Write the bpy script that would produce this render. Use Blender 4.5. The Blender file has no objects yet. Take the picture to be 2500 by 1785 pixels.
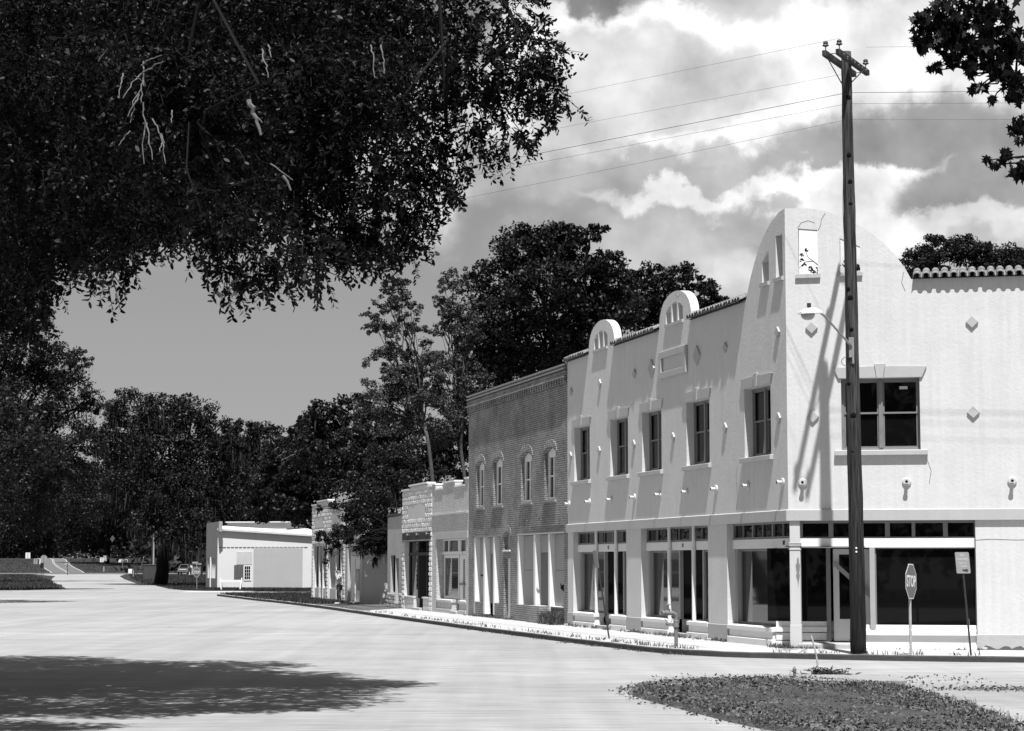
import bpy, math, random
import numpy as np
from mathutils import Vector
from mathutils.geometry import tessellate_polygon

# ------------------------------------------------------------------ camera, sky, sun, exposure
scene = bpy.context.scene
cam_data = bpy.data.cameras.new('camera')
cam_data.lens = 74.88; cam_data.sensor_width = 36.0
cam_data.clip_start = 0.5; cam_data.clip_end = 6000
cam = bpy.data.objects.new('camera', cam_data)
cam.location = (0, 0, 1.95)
cam.rotation_euler = (math.radians(90 + 5.3285), 0, 0)
scene.collection.objects.link(cam); scene.camera = cam
scene.view_settings.view_transform = 'Standard'
scene.view_settings.look = 'None'
scene.view_settings.exposure = 0.9
scene.view_settings.gamma = 1.0
scene.cycles.max_bounces = 5
scene.cycles.diffuse_bounces = 3
scene.cycles.glossy_bounces = 3
scene.cycles.transparent_max_bounces = 6

SUN_EL = math.radians(66.7)
SUN_TO = Vector((0.024, -0.435, 1.0)).normalized()      # direction towards the sun
sd = bpy.data.lights.new('sun', 'SUN'); sd.energy = 5.0; sd.angle = math.radians(0.55); sd.color = (1.0, 1.0, 1.0)
sun = bpy.data.objects.new('sun', sd)
sun.rotation_euler = SUN_TO.to_track_quat('Z', 'Y').to_euler()
sun.location = (0, -20, 60)
scene.collection.objects.link(sun)

world = bpy.data.worlds.new('World'); scene.world = world; world.use_nodes = True
def build_sky():
    nt = world.node_tree; nd = nt.nodes; lk = nt.links; nd.clear()
    out = nd.new('ShaderNodeOutputWorld'); bg = nd.new('ShaderNodeBackground')
    sky = nd.new('ShaderNodeTexSky'); sky.sky_type = 'NISHITA'; sky.sun_disc = False
    sky.sun_elevation = SUN_EL; sky.sun_rotation = math.radians(178.0); sky.air_density = 1.0; sky.dust_density = 1.0
    bw = nd.new('ShaderNodeRGBToBW'); lk.new(sky.outputs[0], bw.inputs[0])
    def val(x): n = nd.new('ShaderNodeValue'); n.outputs[0].default_value = x; return n.outputs[0]
    def M(op, a, b=None, c=None, clamp=False):
        n = nd.new('ShaderNodeMath'); n.operation = op; n.use_clamp = clamp
        for i, v in enumerate((a, b, c)):
            if v is None: continue
            if isinstance(v, (int, float)): n.inputs[i].default_value = v
            else: lk.new(v, n.inputs[i])
        return n.outputs[0]
    tc = nd.new('ShaderNodeTexCoord'); sep = nd.new('ShaderNodeSeparateXYZ'); lk.new(tc.outputs['Generated'], sep.inputs[0])
    az = M('ARCTAN2', sep.outputs[0], sep.outputs[1]); el = M('ARCSINE', sep.outputs[2])
    comb = nd.new('ShaderNodeCombineXYZ'); lk.new(M('MULTIPLY', az, 10.0), comb.inputs[0]); lk.new(M('MULTIPLY', el, 10.0), comb.inputs[1])
    P = comb.outputs[0]                       # tenths of a radian of azimuth and elevation
    def noise(scale, detail, rough, off=0.0):
        mp = nd.new('ShaderNodeMapping'); mp.inputs['Location'].default_value = (off, off * 1.7, 0); lk.new(P, mp.inputs[0])
        n = nd.new('ShaderNodeTexNoise'); n.inputs['Scale'].default_value = scale; n.inputs['Detail'].default_value = detail
        n.inputs['Roughness'].default_value = rough; lk.new(mp.outputs[0], n.inputs['Vector']); return n
    def warp(n, amp, base):
        s = nd.new('ShaderNodeVectorMath'); s.operation = 'SUBTRACT'; lk.new(n.outputs['Color'], s.inputs[0]); s.inputs[1].default_value = (.5, .5, .5)
        m = nd.new('ShaderNodeVectorMath'); m.operation = 'SCALE'; lk.new(s.outputs[0], m.inputs[0]); m.inputs['Scale'].default_value = amp
        a = nd.new('ShaderNodeVectorMath'); a.operation = 'ADD'; lk.new(base, a.inputs[0]); lk.new(m.outputs[0], a.inputs[1]); return a.outputs[0]
    W = warp(noise(2.4, 8, .5), .52, P)
    W = warp(noise(8.0, 7, .6, 5.7), .20, W)
    W2 = warp(noise(1.3, 6, .55, 3.3), 0.6, P)
    sepW = nd.new('ShaderNodeSeparateXYZ'); lk.new(W, sepW.inputs[0])
    def blob(vec, cx, cy, rx, ry, soft=0.35):
        s = nd.new('ShaderNodeVectorMath'); s.operation = 'SUBTRACT'; lk.new(vec, s.inputs[0]); s.inputs[1].default_value = (cx, cy, 0)
        d = nd.new('ShaderNodeVectorMath'); d.operation = 'DIVIDE'; lk.new(s.outputs[0], d.inputs[0]); d.inputs[1].default_value = (rx, ry, 1)
        l = nd.new('ShaderNodeVectorMath'); l.operation = 'LENGTH'; lk.new(d.outputs[0], l.inputs[0])
        mr = nd.new('ShaderNodeMapRange'); mr.interpolation_type = 'SMOOTHERSTEP'
        mr.inputs['From Min'].default_value = 1 + soft; mr.inputs['From Max'].default_value = 1 - soft
        lk.new(l.outputs['Value'], mr.inputs['Value']); return mr.outputs[0]
    # haze towards the horizon and the thin grey overcast
    fine = noise(3.6, 9, .50, 7.1).outputs['Fac']; big = noise(1.0, 4, .5, 1.9).outputs['Fac']
    col = M('MULTIPLY', bw.outputs[0], SKYK)
    col = M('ADD', M('MULTIPLY', col, .6), GREY * .4)
    # (azimuth, elevation, width, height, brightness, softness, strength): big cumulus bodies, then folds, then bright edges
    for vec, cx, cy, rx, ry, v, soft, k in CLOUDS:
        soft = min(.85, soft * 1.15)
        vecn = W if vec == 1 else W2
        b = M('MULTIPLY', blob(vecn, cx, cy, rx, ry, soft), k)
        tex = M('MULTIPLY_ADD', M('SUBTRACT', fine, .5), 1.2 * v, v)
        col = M('ADD', M('MULTIPLY', col, M('SUBTRACT', 1.0, b)), M('MULTIPLY', tex, b))
    col = M('MAXIMUM', col, 0.02)
    # the hemisphere behind and above the camera: broken bright cloud
    up = nd.new('ShaderNodeMapRange'); up.inputs['From Min'].default_value = .45; up.inputs['From Max'].default_value = .9
    lk.new(el, up.inputs['Value'])
    bk = nd.new('ShaderNodeMapRange'); bk.inputs['From Min'].default_value = .25; bk.inputs['From Max'].default_value = -.3
    lk.new(sep.outputs[1], bk.inputs['Value'])
    k = M('MAXIMUM', up.outputs[0], bk.outputs[0])
    overhead = M('MULTIPLY_ADD', big, .30, AMB)
    col = M('ADD', M('MULTIPLY', col, M('SUBTRACT', 1.0, k)), M('MULTIPLY', overhead, k))
    lk.new(M('MULTIPLY', col, 10.0), bg.inputs['Color'])
    bg.inputs['Strength'].default_value = 0.1
    lk.new(bg.outputs[0], out.inputs[0])
SKYK = 0.052; GREY = 0.125; AMB = 0.05
CLOUDS = [
 (2, 1.65, 2.05, 1.40, .75, .34, .28, 1.0),
 (1, .12, 2.20, .34, .42, .52, .35, .9), (1, -.38, 1.80, .18, .26, .40, .5, .8), (1, -1.3, 2.1, .9, .5, .42, .5, .8),
 (1, .76, 2.20, .74, .42, .56, .12, 1.0), (1, .70, 2.14, .66, .36, .37, .16, .95), (1, .55, 2.30, .30, .14, .44, .3, .7), (1, 1.02, 2.06, .22, .16, .44, .3, .7),
 (1, 1.52, 2.28, .36, .30, .56, .3, .95), (1, 2.0, 2.32, .6, .24, .50, .35, .9),
 (1, .40, 1.80, .75, .17, .25, .5, .9), (1, .87, 1.97, .30, .06, .55, .4, .85), (1, 1.18, 2.0, .13, .10, .56, .4, .9), (1, 1.10, 1.88, .42, .09, .29, .4, .85),
 (1, .94, 1.745, .52, .06, .54, .4, .9), (1, 1.28, 1.76, .14, .07, .58, .4, .9), (1, 1.12, 1.62, .50, .10, .26, .35, .9), (1, 1.10, 1.50, .34, .09, .22, .35, .85),
 (1, 1.55, 1.90, .32, .13, .25, .4, .9), (1, 2.0, 1.95, .62, .17, .20, .4, .95), (1, 1.70, 1.78, .34, .10, .58, .25, .95), (1, 1.62, 1.62, .20, .16, .55, .3, .9), (1, 2.12, 1.70, .34, .13, .19, .3, .95),
 (1, 2.05, 1.54, .45, .07, .44, .4, .85), (1, 1.02, 1.38, .20, .16, .44, .5, .8), (1, .62, 1.52, .34, .16, .32, .5, .8), (1, .2, 1.42, .3, .14, .22, .5, .7),
  (1, 1.42, 1.42, .16, .12, .55, .5, .9), (1, 1.72, 1.50, .2, .12, .55, .4, .8), (1, .34, 2.60, .12, .11, .12, .3, .9),
]
build_sky()

# ------------------------------------------------------------------ helpers
COL = scene.collection
def tag(o, label=None, cat=None, group=None, kind=None):
    if label: o['label'] = label
    if cat: o['category'] = cat
    if group: o['group'] = group
    if kind: o['kind'] = kind
    return o
def empty(name, loc, label, cat, group=None, rz=0.0):
    o = bpy.data.objects.new(name, None); COL.objects.link(o); o.empty_display_size = .2
    o.location = loc; o.rotation_euler = (0, 0, rz)
    return tag(o, label, cat, group)
def copy_tree(o, parent=None):
    c = o.copy(); COL.objects.link(c)
    if parent is not None: c.parent = parent
    for ch in list(o.children): copy_tree(ch, c)
    return c
def root_of(o):
    while o.parent: o = o.parent
    return o
class Frame:
    """local axes of a facade: s along it, o inwards, z up"""
    def __init__(s, origin, ang_u, ang_in):
        s.O = Vector(origin); s.u = Vector((math.cos(ang_u), math.sin(ang_u), 0)); s.i = Vector((math.cos(ang_in), math.sin(ang_in), 0))
    def __call__(s, a, o, z): return s.O + s.u * a + s.i * o + Vector((0, 0, z))
def IDENT(a, b, c): return Vector((a, b, c))
class MB:
    def __init__(s): s.v = []; s.f = []
    def add(s, verts, faces):
        b = len(s.v); s.v += [tuple(v) for v in verts]; s.f += [tuple(b + i for i in f) for f in faces]; return s
    def box(s, x0, x1, y0, y1, z0, z1, T=IDENT):
        if x0 > x1: x0, x1 = x1, x0
        if y0 > y1: y0, y1 = y1, y0
        p = [T(x, y, z) for z in (z0, z1) for y in (y0, y1) for x in (x0, x1)]
        return s.add(p, [(0, 2, 3, 1), (4, 5, 7, 6), (0, 1, 5, 4), (2, 6, 7, 3), (0, 4, 6, 2), (1, 3, 7, 5)])
    def quad(s, *p): return s.add(p, [tuple(range(len(p)))])
    def plate(s, outer, holes, o0, o1, T=IDENT):
        """outline (and holes) in the (s, z) plane given thickness from o0 to o1"""
        loops = [[Vector((a, z, 0)) for a, z in L] for L in [outer] + list(holes)]
        flat = [p for L in loops for p in L]; n = len(flat)
        tris = tessellate_polygon(loops)
        vs = [T(p.x, o0, p.y) for p in flat] + [T(p.x, o1, p.y) for p in flat]
        fs = [tuple(t) for t in tris] + [tuple(n + i for i in reversed(t)) for t in tris]
        b = 0
        for L in loops:
            m = len(L)
            for i in range(m): j = (i + 1) % m; fs.append((b + i, b + j, n + b + j, n + b + i))
            b += m
        return s.add(vs, fs)
    def profile(s, prof, a0, a1, T=IDENT):
        """closed (o, z) profile swept along s"""
        n = len(prof)
        vs = [T(a0, o, z) for o, z in prof] + [T(a1, o, z) for o, z in prof]
        fs = [tuple(range(n)), tuple(range(2 * n - 1, n - 1, -1))] + [(i, (i + 1) % n, n + (i + 1) % n, n + i) for i in range(n)]
        return s.add(vs, fs)
    def tube(s, pts, rad, n=8, caps=True):
        pts = [Vector(p) for p in pts]
        if isinstance(rad, (int, float)): rad = [rad] * len(pts)
        vs = []; prev = None
        for i, p in enumerate(pts):
            d = (pts[min(i + 1, len(pts) - 1)] - pts[max(i - 1, 0)]).normalized()
            a = d.cross(Vector((0, 0, 1)) if abs(d.z) < .95 else Vector((1, 0, 0))).normalized() if prev is None else (prev - d * prev.dot(d)).normalized()
            prev = a; b = d.cross(a)
            for k in range(n):
                t = 2 * math.pi * k / n; vs.append(p + (a * math.cos(t) + b * math.sin(t)) * rad[i])
        fs = []
        for i in range(len(pts) - 1):
            for k in range(n): fs.append((i * n + k, i * n + (k + 1) % n, (i + 1) * n + (k + 1) % n, (i + 1) * n + k))
        if caps: fs.append(tuple(range(n - 1, -1, -1))); fs.append(tuple((len(pts) - 1) * n + k for k in range(n)))
        return s.add(vs, fs)
    def build(s, name, m, parent=None, smooth=False, origin=None, bevel=0.0):
        me = bpy.data.meshes.new(name)
        off = Vector((0, 0, 0))
        if parent is not None and origin is None: off = parent.get('_w') and Vector(parent['_w']) or Vector((0, 0, 0))
        if origin is not None: off = Vector(origin)
        me.from_pydata([(v[0] - off.x, v[1] - off.y, v[2] - off.z) for v in s.v], [], s.f)
        import bmesh
        bm = bmesh.new(); bm.from_mesh(me); bmesh.ops.recalc_face_normals(bm, faces=bm.faces); bm.to_mesh(me); bm.free()
        if smooth: me.polygons.foreach_set('use_smooth', [True] * len(me.polygons))
        me.materials.append(m)
        o = bpy.data.objects.new(name, me); COL.objects.link(o)
        if parent is not None: o.parent = parent
        if parent is None: o.location = off
        if '_w' not in o: o['_w'] = tuple(off)
        if bevel:
            b = o.modifiers.new('bevel', 'BEVEL'); b.width = bevel; b.segments = 1; b.limit_method = 'ANGLE'
        return o
def thing(name, loc, label, cat, group=None):
    """an Empty at the thing's base; children are built in world coordinates and shifted by _w"""
    o = empty(name, loc, label, cat, group); o['_w'] = tuple(loc); return o
def text(word, size, place, u, up, m, parent, bold=0.0, ext=.004, name='lettering', align='CENTER', xs=1.0):
    """lettering as a thin mesh lying in the plane of u and up"""
    cu = bpy.data.curves.new('tmp', 'FONT'); cu.body = word; cu.size = size; cu.align_x = align; cu.align_y = 'CENTER'; cu.extrude = ext; cu.offset = bold
    cu.resolution_u = 3
    t = bpy.data.objects.new('tmp', cu); COL.objects.link(t)
    dg = bpy.context.evaluated_depsgraph_get(); me = bpy.data.meshes.new_from_object(t.evaluated_get(dg))
    bpy.data.objects.remove(t); bpy.data.curves.remove(cu)
    u = Vector(u).normalized(); up = Vector(up).normalized(); n = u.cross(up); place = Vector(place)
    off = Vector(parent['_w']) if parent is not None else Vector((0, 0, 0))
    for v in me.vertices: v.co = place + u * v.co.x * xs + up * v.co.y + n * v.co.z - off
    me.materials.clear(); me.materials.append(m)
    o = bpy.data.objects.new(name, me); COL.objects.link(o); o.parent = parent; o['_w'] = tuple(off)
    return o
# ------------------------------------------------------------------ materials (all grey: the photograph is black and white)
def nodes(m):
    m.use_nodes = True; return m.node_tree, m.node_tree.nodes, m.node_tree.links
def mat(name, v, rough=.8, spec=.3, var=.12, scale=3.0, bump=0.0, bscale=40.0, metal=0.0, streak=0.0, spots=0.0, det=6, rz=0.0, sx=1.0, sy=1.0, sz=1.0, fine=0.0, fscale=30.0, bdist=.02):
    m = bpy.data.materials.new(name); nt, nd, lk = nodes(m); b = nd['Principled BSDF']
    b.inputs['Roughness'].default_value = rough; b.inputs['Specular IOR Level'].default_value = spec; b.inputs['Metallic'].default_value = metal
    tc = nd.new('ShaderNodeTexCoord'); mp = nd.new('ShaderNodeMapping'); lk.new(tc.outputs['Object'], mp.inputs[0])
    mp.inputs['Rotation'].default_value = (0, 0, rz); mp.inputs['Scale'].default_value = (sx, sy, sz)
    def noise(sc, d=det, r=.6, vec=mp.outputs[0]):
        n = nd.new('ShaderNodeTexNoise'); n.inputs['Scale'].default_value = sc; n.inputs['Detail'].default_value = d; n.inputs['Roughness'].default_value = r
        lk.new(vec, n.inputs['Vector']); return n.outputs['Fac']
    def math_(op, a, b_, c=None):
        n = nd.new('ShaderNodeMath'); n.operation = op
        for i, x in enumerate((a, b_, c)):
            if x is None: continue
            if isinstance(x, (int, float)): n.inputs[i].default_value = x
            else: lk.new(x, n.inputs[i])
        return n.outputs[0]
    k = math_('MULTIPLY_ADD', math_('SUBTRACT', noise(scale), .5), var * 3.2, 1.0)
    if fine: k = math_('MULTIPLY', k, math_('MULTIPLY_ADD', math_('SUBTRACT', noise(fscale, 3), .5), fine * 3.0, 1.0))
    if streak:
        m2 = nd.new('ShaderNodeMapping'); lk.new(tc.outputs['Object'], m2.inputs[0]); m2.inputs['Scale'].default_value = (6, 6, .25)
        k = math_('MULTIPLY', k, math_('MULTIPLY_ADD', math_('SUBTRACT', noise(1.5, 5, .6, m2.outputs[0]), .5), streak * 3, 1.0))
    if spots:
        cr = nd.new('ShaderNodeMapRange'); cr.inputs['From Min'].default_value = .62; cr.inputs['From Max'].default_value = .72
        lk.new(noise(scale * 4, 6, .7), cr.inputs['Value']); k = math_('MULTIPLY', k, math_('MULTIPLY_ADD', cr.outputs[0], -spots, 1.0))
    c = math_('MAXIMUM', math_('MULTIPLY', k, v), .002); lk.new(c, b.inputs['Base Color'])
    if bump:
        bn = nd.new('ShaderNodeBump'); bn.inputs['Strength'].default_value = bump; bn.inputs['Distance'].default_value = bdist
        lk.new(noise(bscale, 4, .65), bn.inputs['Height']); lk.new(bn.outputs[0], b.inputs['Normal'])
    return m
def brick_mat(name, v, v2, mortar, bw=.21, rh=.072, ms=.012, ang=0.0, bump=.6, rough=.85, stain=.25, msmooth=.1):
    """bricks laid in (along the facade, up)"""
    m = bpy.data.materials.new(name); nt, nd, lk = nodes(m); b = nd['Principled BSDF']; b.inputs['Roughness'].default_value = rough; b.inputs['Specular IOR Level'].default_value = .2
    tc = nd.new('ShaderNodeTexCoord'); mp = nd.new('ShaderNodeMapping'); lk.new(tc.outputs['Object'], mp.inputs[0]); mp.inputs['Rotation'].default_value = (0, 0, -ang)
    sp = nd.new('ShaderNodeSeparateXYZ'); lk.new(mp.outputs[0], sp.inputs[0])
    ad = nd.new('ShaderNodeMath'); lk.new(sp.outputs[0], ad.inputs[0]); lk.new(sp.outputs[1], ad.inputs[1])
    cb = nd.new('ShaderNodeCombineXYZ'); lk.new(ad.outputs[0], cb.inputs[0]); lk.new(sp.outputs[2], cb.inputs[1])
    # slightly uneven courses
    br = nd.new('ShaderNodeTexBrick'); lk.new(cb.outputs[0], br.inputs['Vector'])
    br.inputs['Scale'].default_value = 1; br.inputs['Brick Width'].default_value = bw; br.inputs['Row Height'].default_value = rh; br.inputs['Mortar Size'].default_value = ms; br.inputs['Mortar Smooth'].default_value = msmooth
    for k, x in (('Color1', v), ('Color2', v2), ('Mortar', mortar)): br.inputs[k].default_value = (x, x, x, 1)
    n = nd.new('ShaderNodeTexNoise'); n.inputs['Scale'].default_value = .9; n.inputs['Detail'].default_value = 8; n.inputs['Roughness'].default_value = .65; lk.new(tc.outputs['Object'], n.inputs['Vector'])
    mr = nd.new('ShaderNodeMapRange'); mr.inputs['From Min'].default_value = .3; mr.inputs['From Max'].default_value = .7; mr.inputs['To Min'].default_value = 1 - stain; mr.inputs['To Max'].default_value = 1 + stain; lk.new(n.outputs['Fac'], mr.inputs['Value'])
    n2 = nd.new('ShaderNodeTexNoise'); n2.inputs['Scale'].default_value = 14; n2.inputs['Detail'].default_value = 4; lk.new(tc.outputs['Object'], n2.inputs['Vector'])
    mr2 = nd.new('ShaderNodeMapRange'); mr2.inputs['From Min'].default_value = .3; mr2.inputs['From Max'].default_value = .7; mr2.inputs['To Min'].default_value = .75; mr2.inputs['To Max'].default_value = 1.25; lk.new(n2.outputs['Fac'], mr2.inputs['Value'])
    vm = nd.new('ShaderNodeVectorMath'); vm.operation = 'SCALE'; lk.new(br.outputs['Color'], vm.inputs[0])
    mm = nd.new('ShaderNodeMath'); mm.operation = 'MULTIPLY'; lk.new(mr.outputs[0], mm.inputs[0]); lk.new(mr2.outputs[0], mm.inputs[1]); lk.new(mm.outputs[0], vm.inputs['Scale'])
    lk.new(vm.outputs[0], b.inputs['Base Color'])
    bn = nd.new('ShaderNodeBump'); bn.inputs['Strength'].default_value = bump; bn.inputs['Distance'].default_value = .012; bn.invert = True
    lk.new(br.outputs['Fac'], bn.inputs['Height'])
    bn2 = nd.new('ShaderNodeBump'); bn2.inputs['Strength'].default_value = .35; bn2.inputs['Distance'].default_value = .008; lk.new(n2.outputs['Fac'], bn2.inputs['Height']); lk.new(bn.outputs[0], bn2.inputs['Normal'])
    lk.new(bn2.outputs[0], b.inputs['Normal']); return m
def flat(name, v, rough=.6, spec=.3, metal=0.0):
    m = bpy.data.materials.new(name); nt, nd, lk = nodes(m); b = nd['Principled BSDF']
    b.inputs['Base Color'].default_value = (v, v, v, 1); b.inputs['Roughness'].default_value = rough; b.inputs['Specular IOR Level'].default_value = spec; b.inputs['Metallic'].default_value = metal
    return m
TH = math.radians(14.133)                   # how far the shop fronts turn from straight away
M_ANG = math.radians(90) + TH               # direction along the shop fronts, away from the corner
M_IN = TH                                   # direction into the buildings
S_ANG = math.radians(-12.0); S_IN = math.radians(78.0)
CORNER = Vector((6.466, 49.954, 0.0))
FM = Frame(CORNER, M_ANG, M_IN); FS = Frame(CORNER, S_ANG, S_IN)

STUCCO = mat('white stucco', .515, .92, .1, var=.06, scale=1.5, bump=.33, bscale=12, streak=.08, fine=.035, fscale=7, bdist=.018, spots=.08, det=9)
STUCCO_TRIM = mat('grey painted trim', .37, .8, .2, var=.06, scale=2, bump=.15, bscale=30, streak=.04)
STUCCO_SMOOTH = mat('smooth stucco', .50, .9, .1, var=.05, scale=2, bump=.12, bscale=25)
BASE_COURSE = mat('weathered stucco base', .36, .9, .1, var=.1, scale=2.2, bump=.4, bscale=14, spots=.15)
WHITE_WOOD = mat('white painted wood', .62, .6, .3, var=.05, scale=3, bump=.08, bscale=20, spots=.12)
GREY_WOOD = mat('grey painted wood', .30, .6, .3, var=.07, scale=3, bump=.08, bscale=20)
FRAME_GREY = mat('window frame grey', .17, .5, .4, var=.08, scale=6)
DARK_WOOD = mat('dark weathered wood', .03, .7, .3, var=.2, scale=5)
GLASS = flat('window glass', .004, .02, .2)
GLASS_M = flat('shop window glass', .004, .03, .5); GLASS_M.node_tree.nodes['Principled BSDF'].inputs['IOR'].default_value = 2.0
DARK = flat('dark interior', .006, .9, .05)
PLY = mat('weathered plywood', .30, .8, .2, var=.06, scale=1.2, bump=.1, bscale=9, streak=.05)
PLY_DARK = mat('dark plywood', .14, .8, .2, var=.08, scale=1.5, streak=.08)
TILE = mat('clay roof tile', .16, .8, .2, var=.45, scale=6, bump=.3, bscale=20, spots=.4)
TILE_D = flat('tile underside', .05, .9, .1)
IRON = mat('painted cast iron', .46, .5, .3, var=.05, scale=3, spots=.1, bump=.05)
METAL_D = mat('dark metal', .025, .5, .5, var=.2, scale=8)
METAL_G = mat('galvanised metal', .25, .5, .5, var=.2, scale=9, metal=.3)
INK = flat('dark lettering', .03)
ROOFING = mat('roof covering', .08, .9, .1, var=.15, scale=1)

# ------------------------------------------------------------------ the corner building
def fpt(T, a, o, z): p = T(a, o, z); return (p.x, p.y, p.z)
def tiles(T, s0, s1, z, parent, name='roof_tiles', OV=.16):
    """a run of half-round clay tiles on a short slope over the wall head; the tiles are one surface"""
    mb = MB(); n = max(1, round((s1 - s0) / .21)); p = (s1 - s0) / n; rnd = random.Random(int(s0 * 10))
    for k in range(n):
        c = s0 + (k + .5) * p; jo = rnd.uniform(-.015, .015)
        for (oa, za, ob, zb, ra, rb) in ((-OV + jo, z + .025, .08, z + .13, .094, .080), (.03, z + .115, .30, z + .21, .094, .080)):
            vs = []
            for (o, zz, r) in ((oa, za, ra), (ob, zb, rb)):
                for q in range(7):
                    t = math.pi * q / 6; vs.append(T(c - r * math.cos(t), o, zz + r * math.sin(t) * .9))
                for q in range(7):
                    t = math.pi * (6 - q) / 6; vs.append(T(c - (r - .016) * math.cos(t), o, zz + (r - .016) * math.sin(t) * .9))
            fs = [(i, (i + 1) % 14, 14 + (i + 1) % 14, 14 + i) for i in range(14)] + [tuple(range(14)), tuple(range(27, 13, -1))]
            mb.add(vs, fs)
        # the pan between two caps
        c2 = c + p / 2; vs = []
        for (o, zz) in ((-.15, z), (.30, z + .18)):
            for q in range(5):
                t = math.pi * q / 4; vs.append(T(c2 - .06 * math.cos(t), o, zz + .05 - .05 * math.sin(t)))
            for q in range(5):
                t = math.pi * (4 - q) / 4; vs.append(T(c2 - .06 * math.cos(t), o, zz + .035 - .05 * math.sin(t)))
        mb.add(vs, [(i, (i + 1) % 10, 10 + (i + 1) % 10, 10 + i) for i in range(10)] + [tuple(range(10)), tuple(range(19, 9, -1))])
    r = mb.build(name, TILE, parent)
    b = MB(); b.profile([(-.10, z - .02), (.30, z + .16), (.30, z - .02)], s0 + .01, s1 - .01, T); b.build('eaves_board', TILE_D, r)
    return r
def window(T, s0, s1, z0, z1, parent, rec=.21, lintel=True, sill=.1, units=2, frame=FRAME_GREY, rails=True, lt=STUCCO_TRIM):
    f = MB(); e = .055
    f.box(s0, s1, rec, rec + .06, z0, z0 + e, T).box(s0, s1, rec, rec + .06, z1 - e, z1, T)
    f.box(s0, s0 + e, rec, rec + .06, z0 + e, z1 - e, T).box(s1 - e, s1, rec, rec + .06, z0 + e, z1 - e, T)
    mid = (s0 + s1) / 2
    if units == 2: f.box(mid - .05, mid + .05, rec - .02, rec + .06, z0 + e, z1 - e, T)
    w = f.build('window', frame, parent, bevel=.006)
    sa = MB(); zm = z0 + (z1 - z0) * .52
    spans = [(s0 + e, mid - .05), (mid + .05, s1 - e)] if units == 2 else [(s0 + e, s1 - e)]
    for a, b in spans:
        for (za, zb, o) in ((z0 + e, zm + .02, .045), (zm - .02, z1 - e, .02)):
            for q in ((a, a + .035, za, zb), (b - .035, b, za, zb), (a + .035, b - .035, za, za + .04), (a + .035, b - .035, zb - .04, zb)):
                sa.box(q[0], q[1], rec + o, rec + o + .028, q[2], q[3], T)
    sa.build('sash', frame, w)
    g = MB(); g.box(s0 + e, s1 - e, rec + .075, rec + .082, z0 + e, z1 - e, T); g.build('pane', GLASS if T is FS else GLASS_M, w)
    if sill:
        s = MB(); s.profile([(-sill, z0 - .13), (-sill, z0 - .02), (-.0, z0), (rec, z0), (rec, z0 - .13)], s0 - .16, s1 + .16, T) if False else s.profile([(-sill, z0 - .13), (-sill, z0 - .015), (-.002, z0 - .003), (-.002, z0 - .13)], s0 - .16, s1 + .16, T)
        s.build('sill', lt, w, bevel=.008)
    if lintel:
        l = MB(); m0, m1 = mid - .13, mid + .13
        l.plate([(s0 - .06, z1), (m0 + .05, z1), (m0 - .0, z1 + .27), (s0 - .17, z1 + .25)], [], -.045, -.001, T)
        l.plate([(m1 - .05, z1), (s1 + .06, z1), (s1 + .17, z1 + .25), (m1, z1 + .27)], [], -.045, -.001, T)
        l.plate([(m0 + .055, z1 - .01), (m1 - .055, z1 - .01), (m1 - .005, z1 + .33), (m0 + .005, z1 + .33)], [], -.065, -.001, T)
        l.build('lintel', lt, w, bevel=.006)
    return w
def diamond(T, s, z, h, parent, m=None, name='wall_diamond'):
    d = MB(); d.plate([(s - h, z), (s, z - h), (s + h, z), (s, z + h)], [], -.05, -.001, T); return d.build(name, m or STUCCO_TRIM, parent, bevel=.006)
def spout(T, s, z, parent, side=False):
    d = MB(); c = Vector(T(s, 0, z)); inn = (Vector(T(s, 1, z)) - c)
    d.tube([c - inn * .002, c - inn * .03, c - inn * .045], [.105, .105, .08], 16)
    d.tube([c - inn * .04, c - inn * .15], [.042, .042], 10)
    d.tube([c - inn * .14, c - inn * .165], [.055, .055], 12)
    o = d.build('scupper_spout', IRON, parent, smooth=False)
    h = MB(); h.tube([c - inn * .1651, c - inn * .1662], [.033, .033], 10); h.build('spout_mouth', DARK, o)
    return o
cb = thing('corner_building', tuple(CORNER), 'white stucco two storey corner building with arched parapet and clay tile eaves', 'building')
def arch_pts(s0, s1, zb, h, n=18, p=1.0):
    c = (s0 + s1) / 2; r = (s1 - s0) / 2
    return [(c - r * math.cos(math.pi * k / n), zb + h * math.sin(math.pi * k / n) ** p) for k in range(n + 1)]
WZ0, WZ1 = 4.57, 6.27
MW = [(1.06, 2.86), (5.47, 7.32), (9.46, 11.24), (12.6, 14.39), (16.6, 18.36)]
def R(a, b, c, d): return [(a, c), (b, c), (b, d), (a, d)]
EZ = 8.47
arch_big = [(0, 10.35), (.37, 10.32), (.88, 10.17), (1.40, 9.91), (1.75, 9.64), (2.08, 9.31), (2.36, 8.97), (2.58, 8.64), (2.68, EZ)]
a2 = arch_pts(6.85, 9.60, EZ, .93, p=.75); a1 = arch_pts(13.92, 16.68, EZ, .92, p=.75)
outer = [(0, 3.1)] + arch_big + a2 + a1 + [(19.15, EZ), (19.15, 3.1)]
def lights3(s0, s1, zb, zt):
    out = []; w = (s1 - s0 - .2) / 3
    for k in range(3):
        a = s0 + k * (w + .1); b = a + w
        def top(x): u = (x - (s0 + s1) / 2) / ((s1 - s0) / 2); return zb + (zt - zb) * (1 - .38 * u * u)
        out.append([(a, zb), (b, zb), (b, top(b) if k != 1 else zt - .03), ((a + b) / 2, top((a + b) / 2) + .02), (a, top(a) if k != 1 else zt - .03)])
    return out
gap2 = lights3(7.54, 9.0, 8.56, 9.10); gap1 = lights3(14.64, 16.07, 8.54, 9.07)
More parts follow.
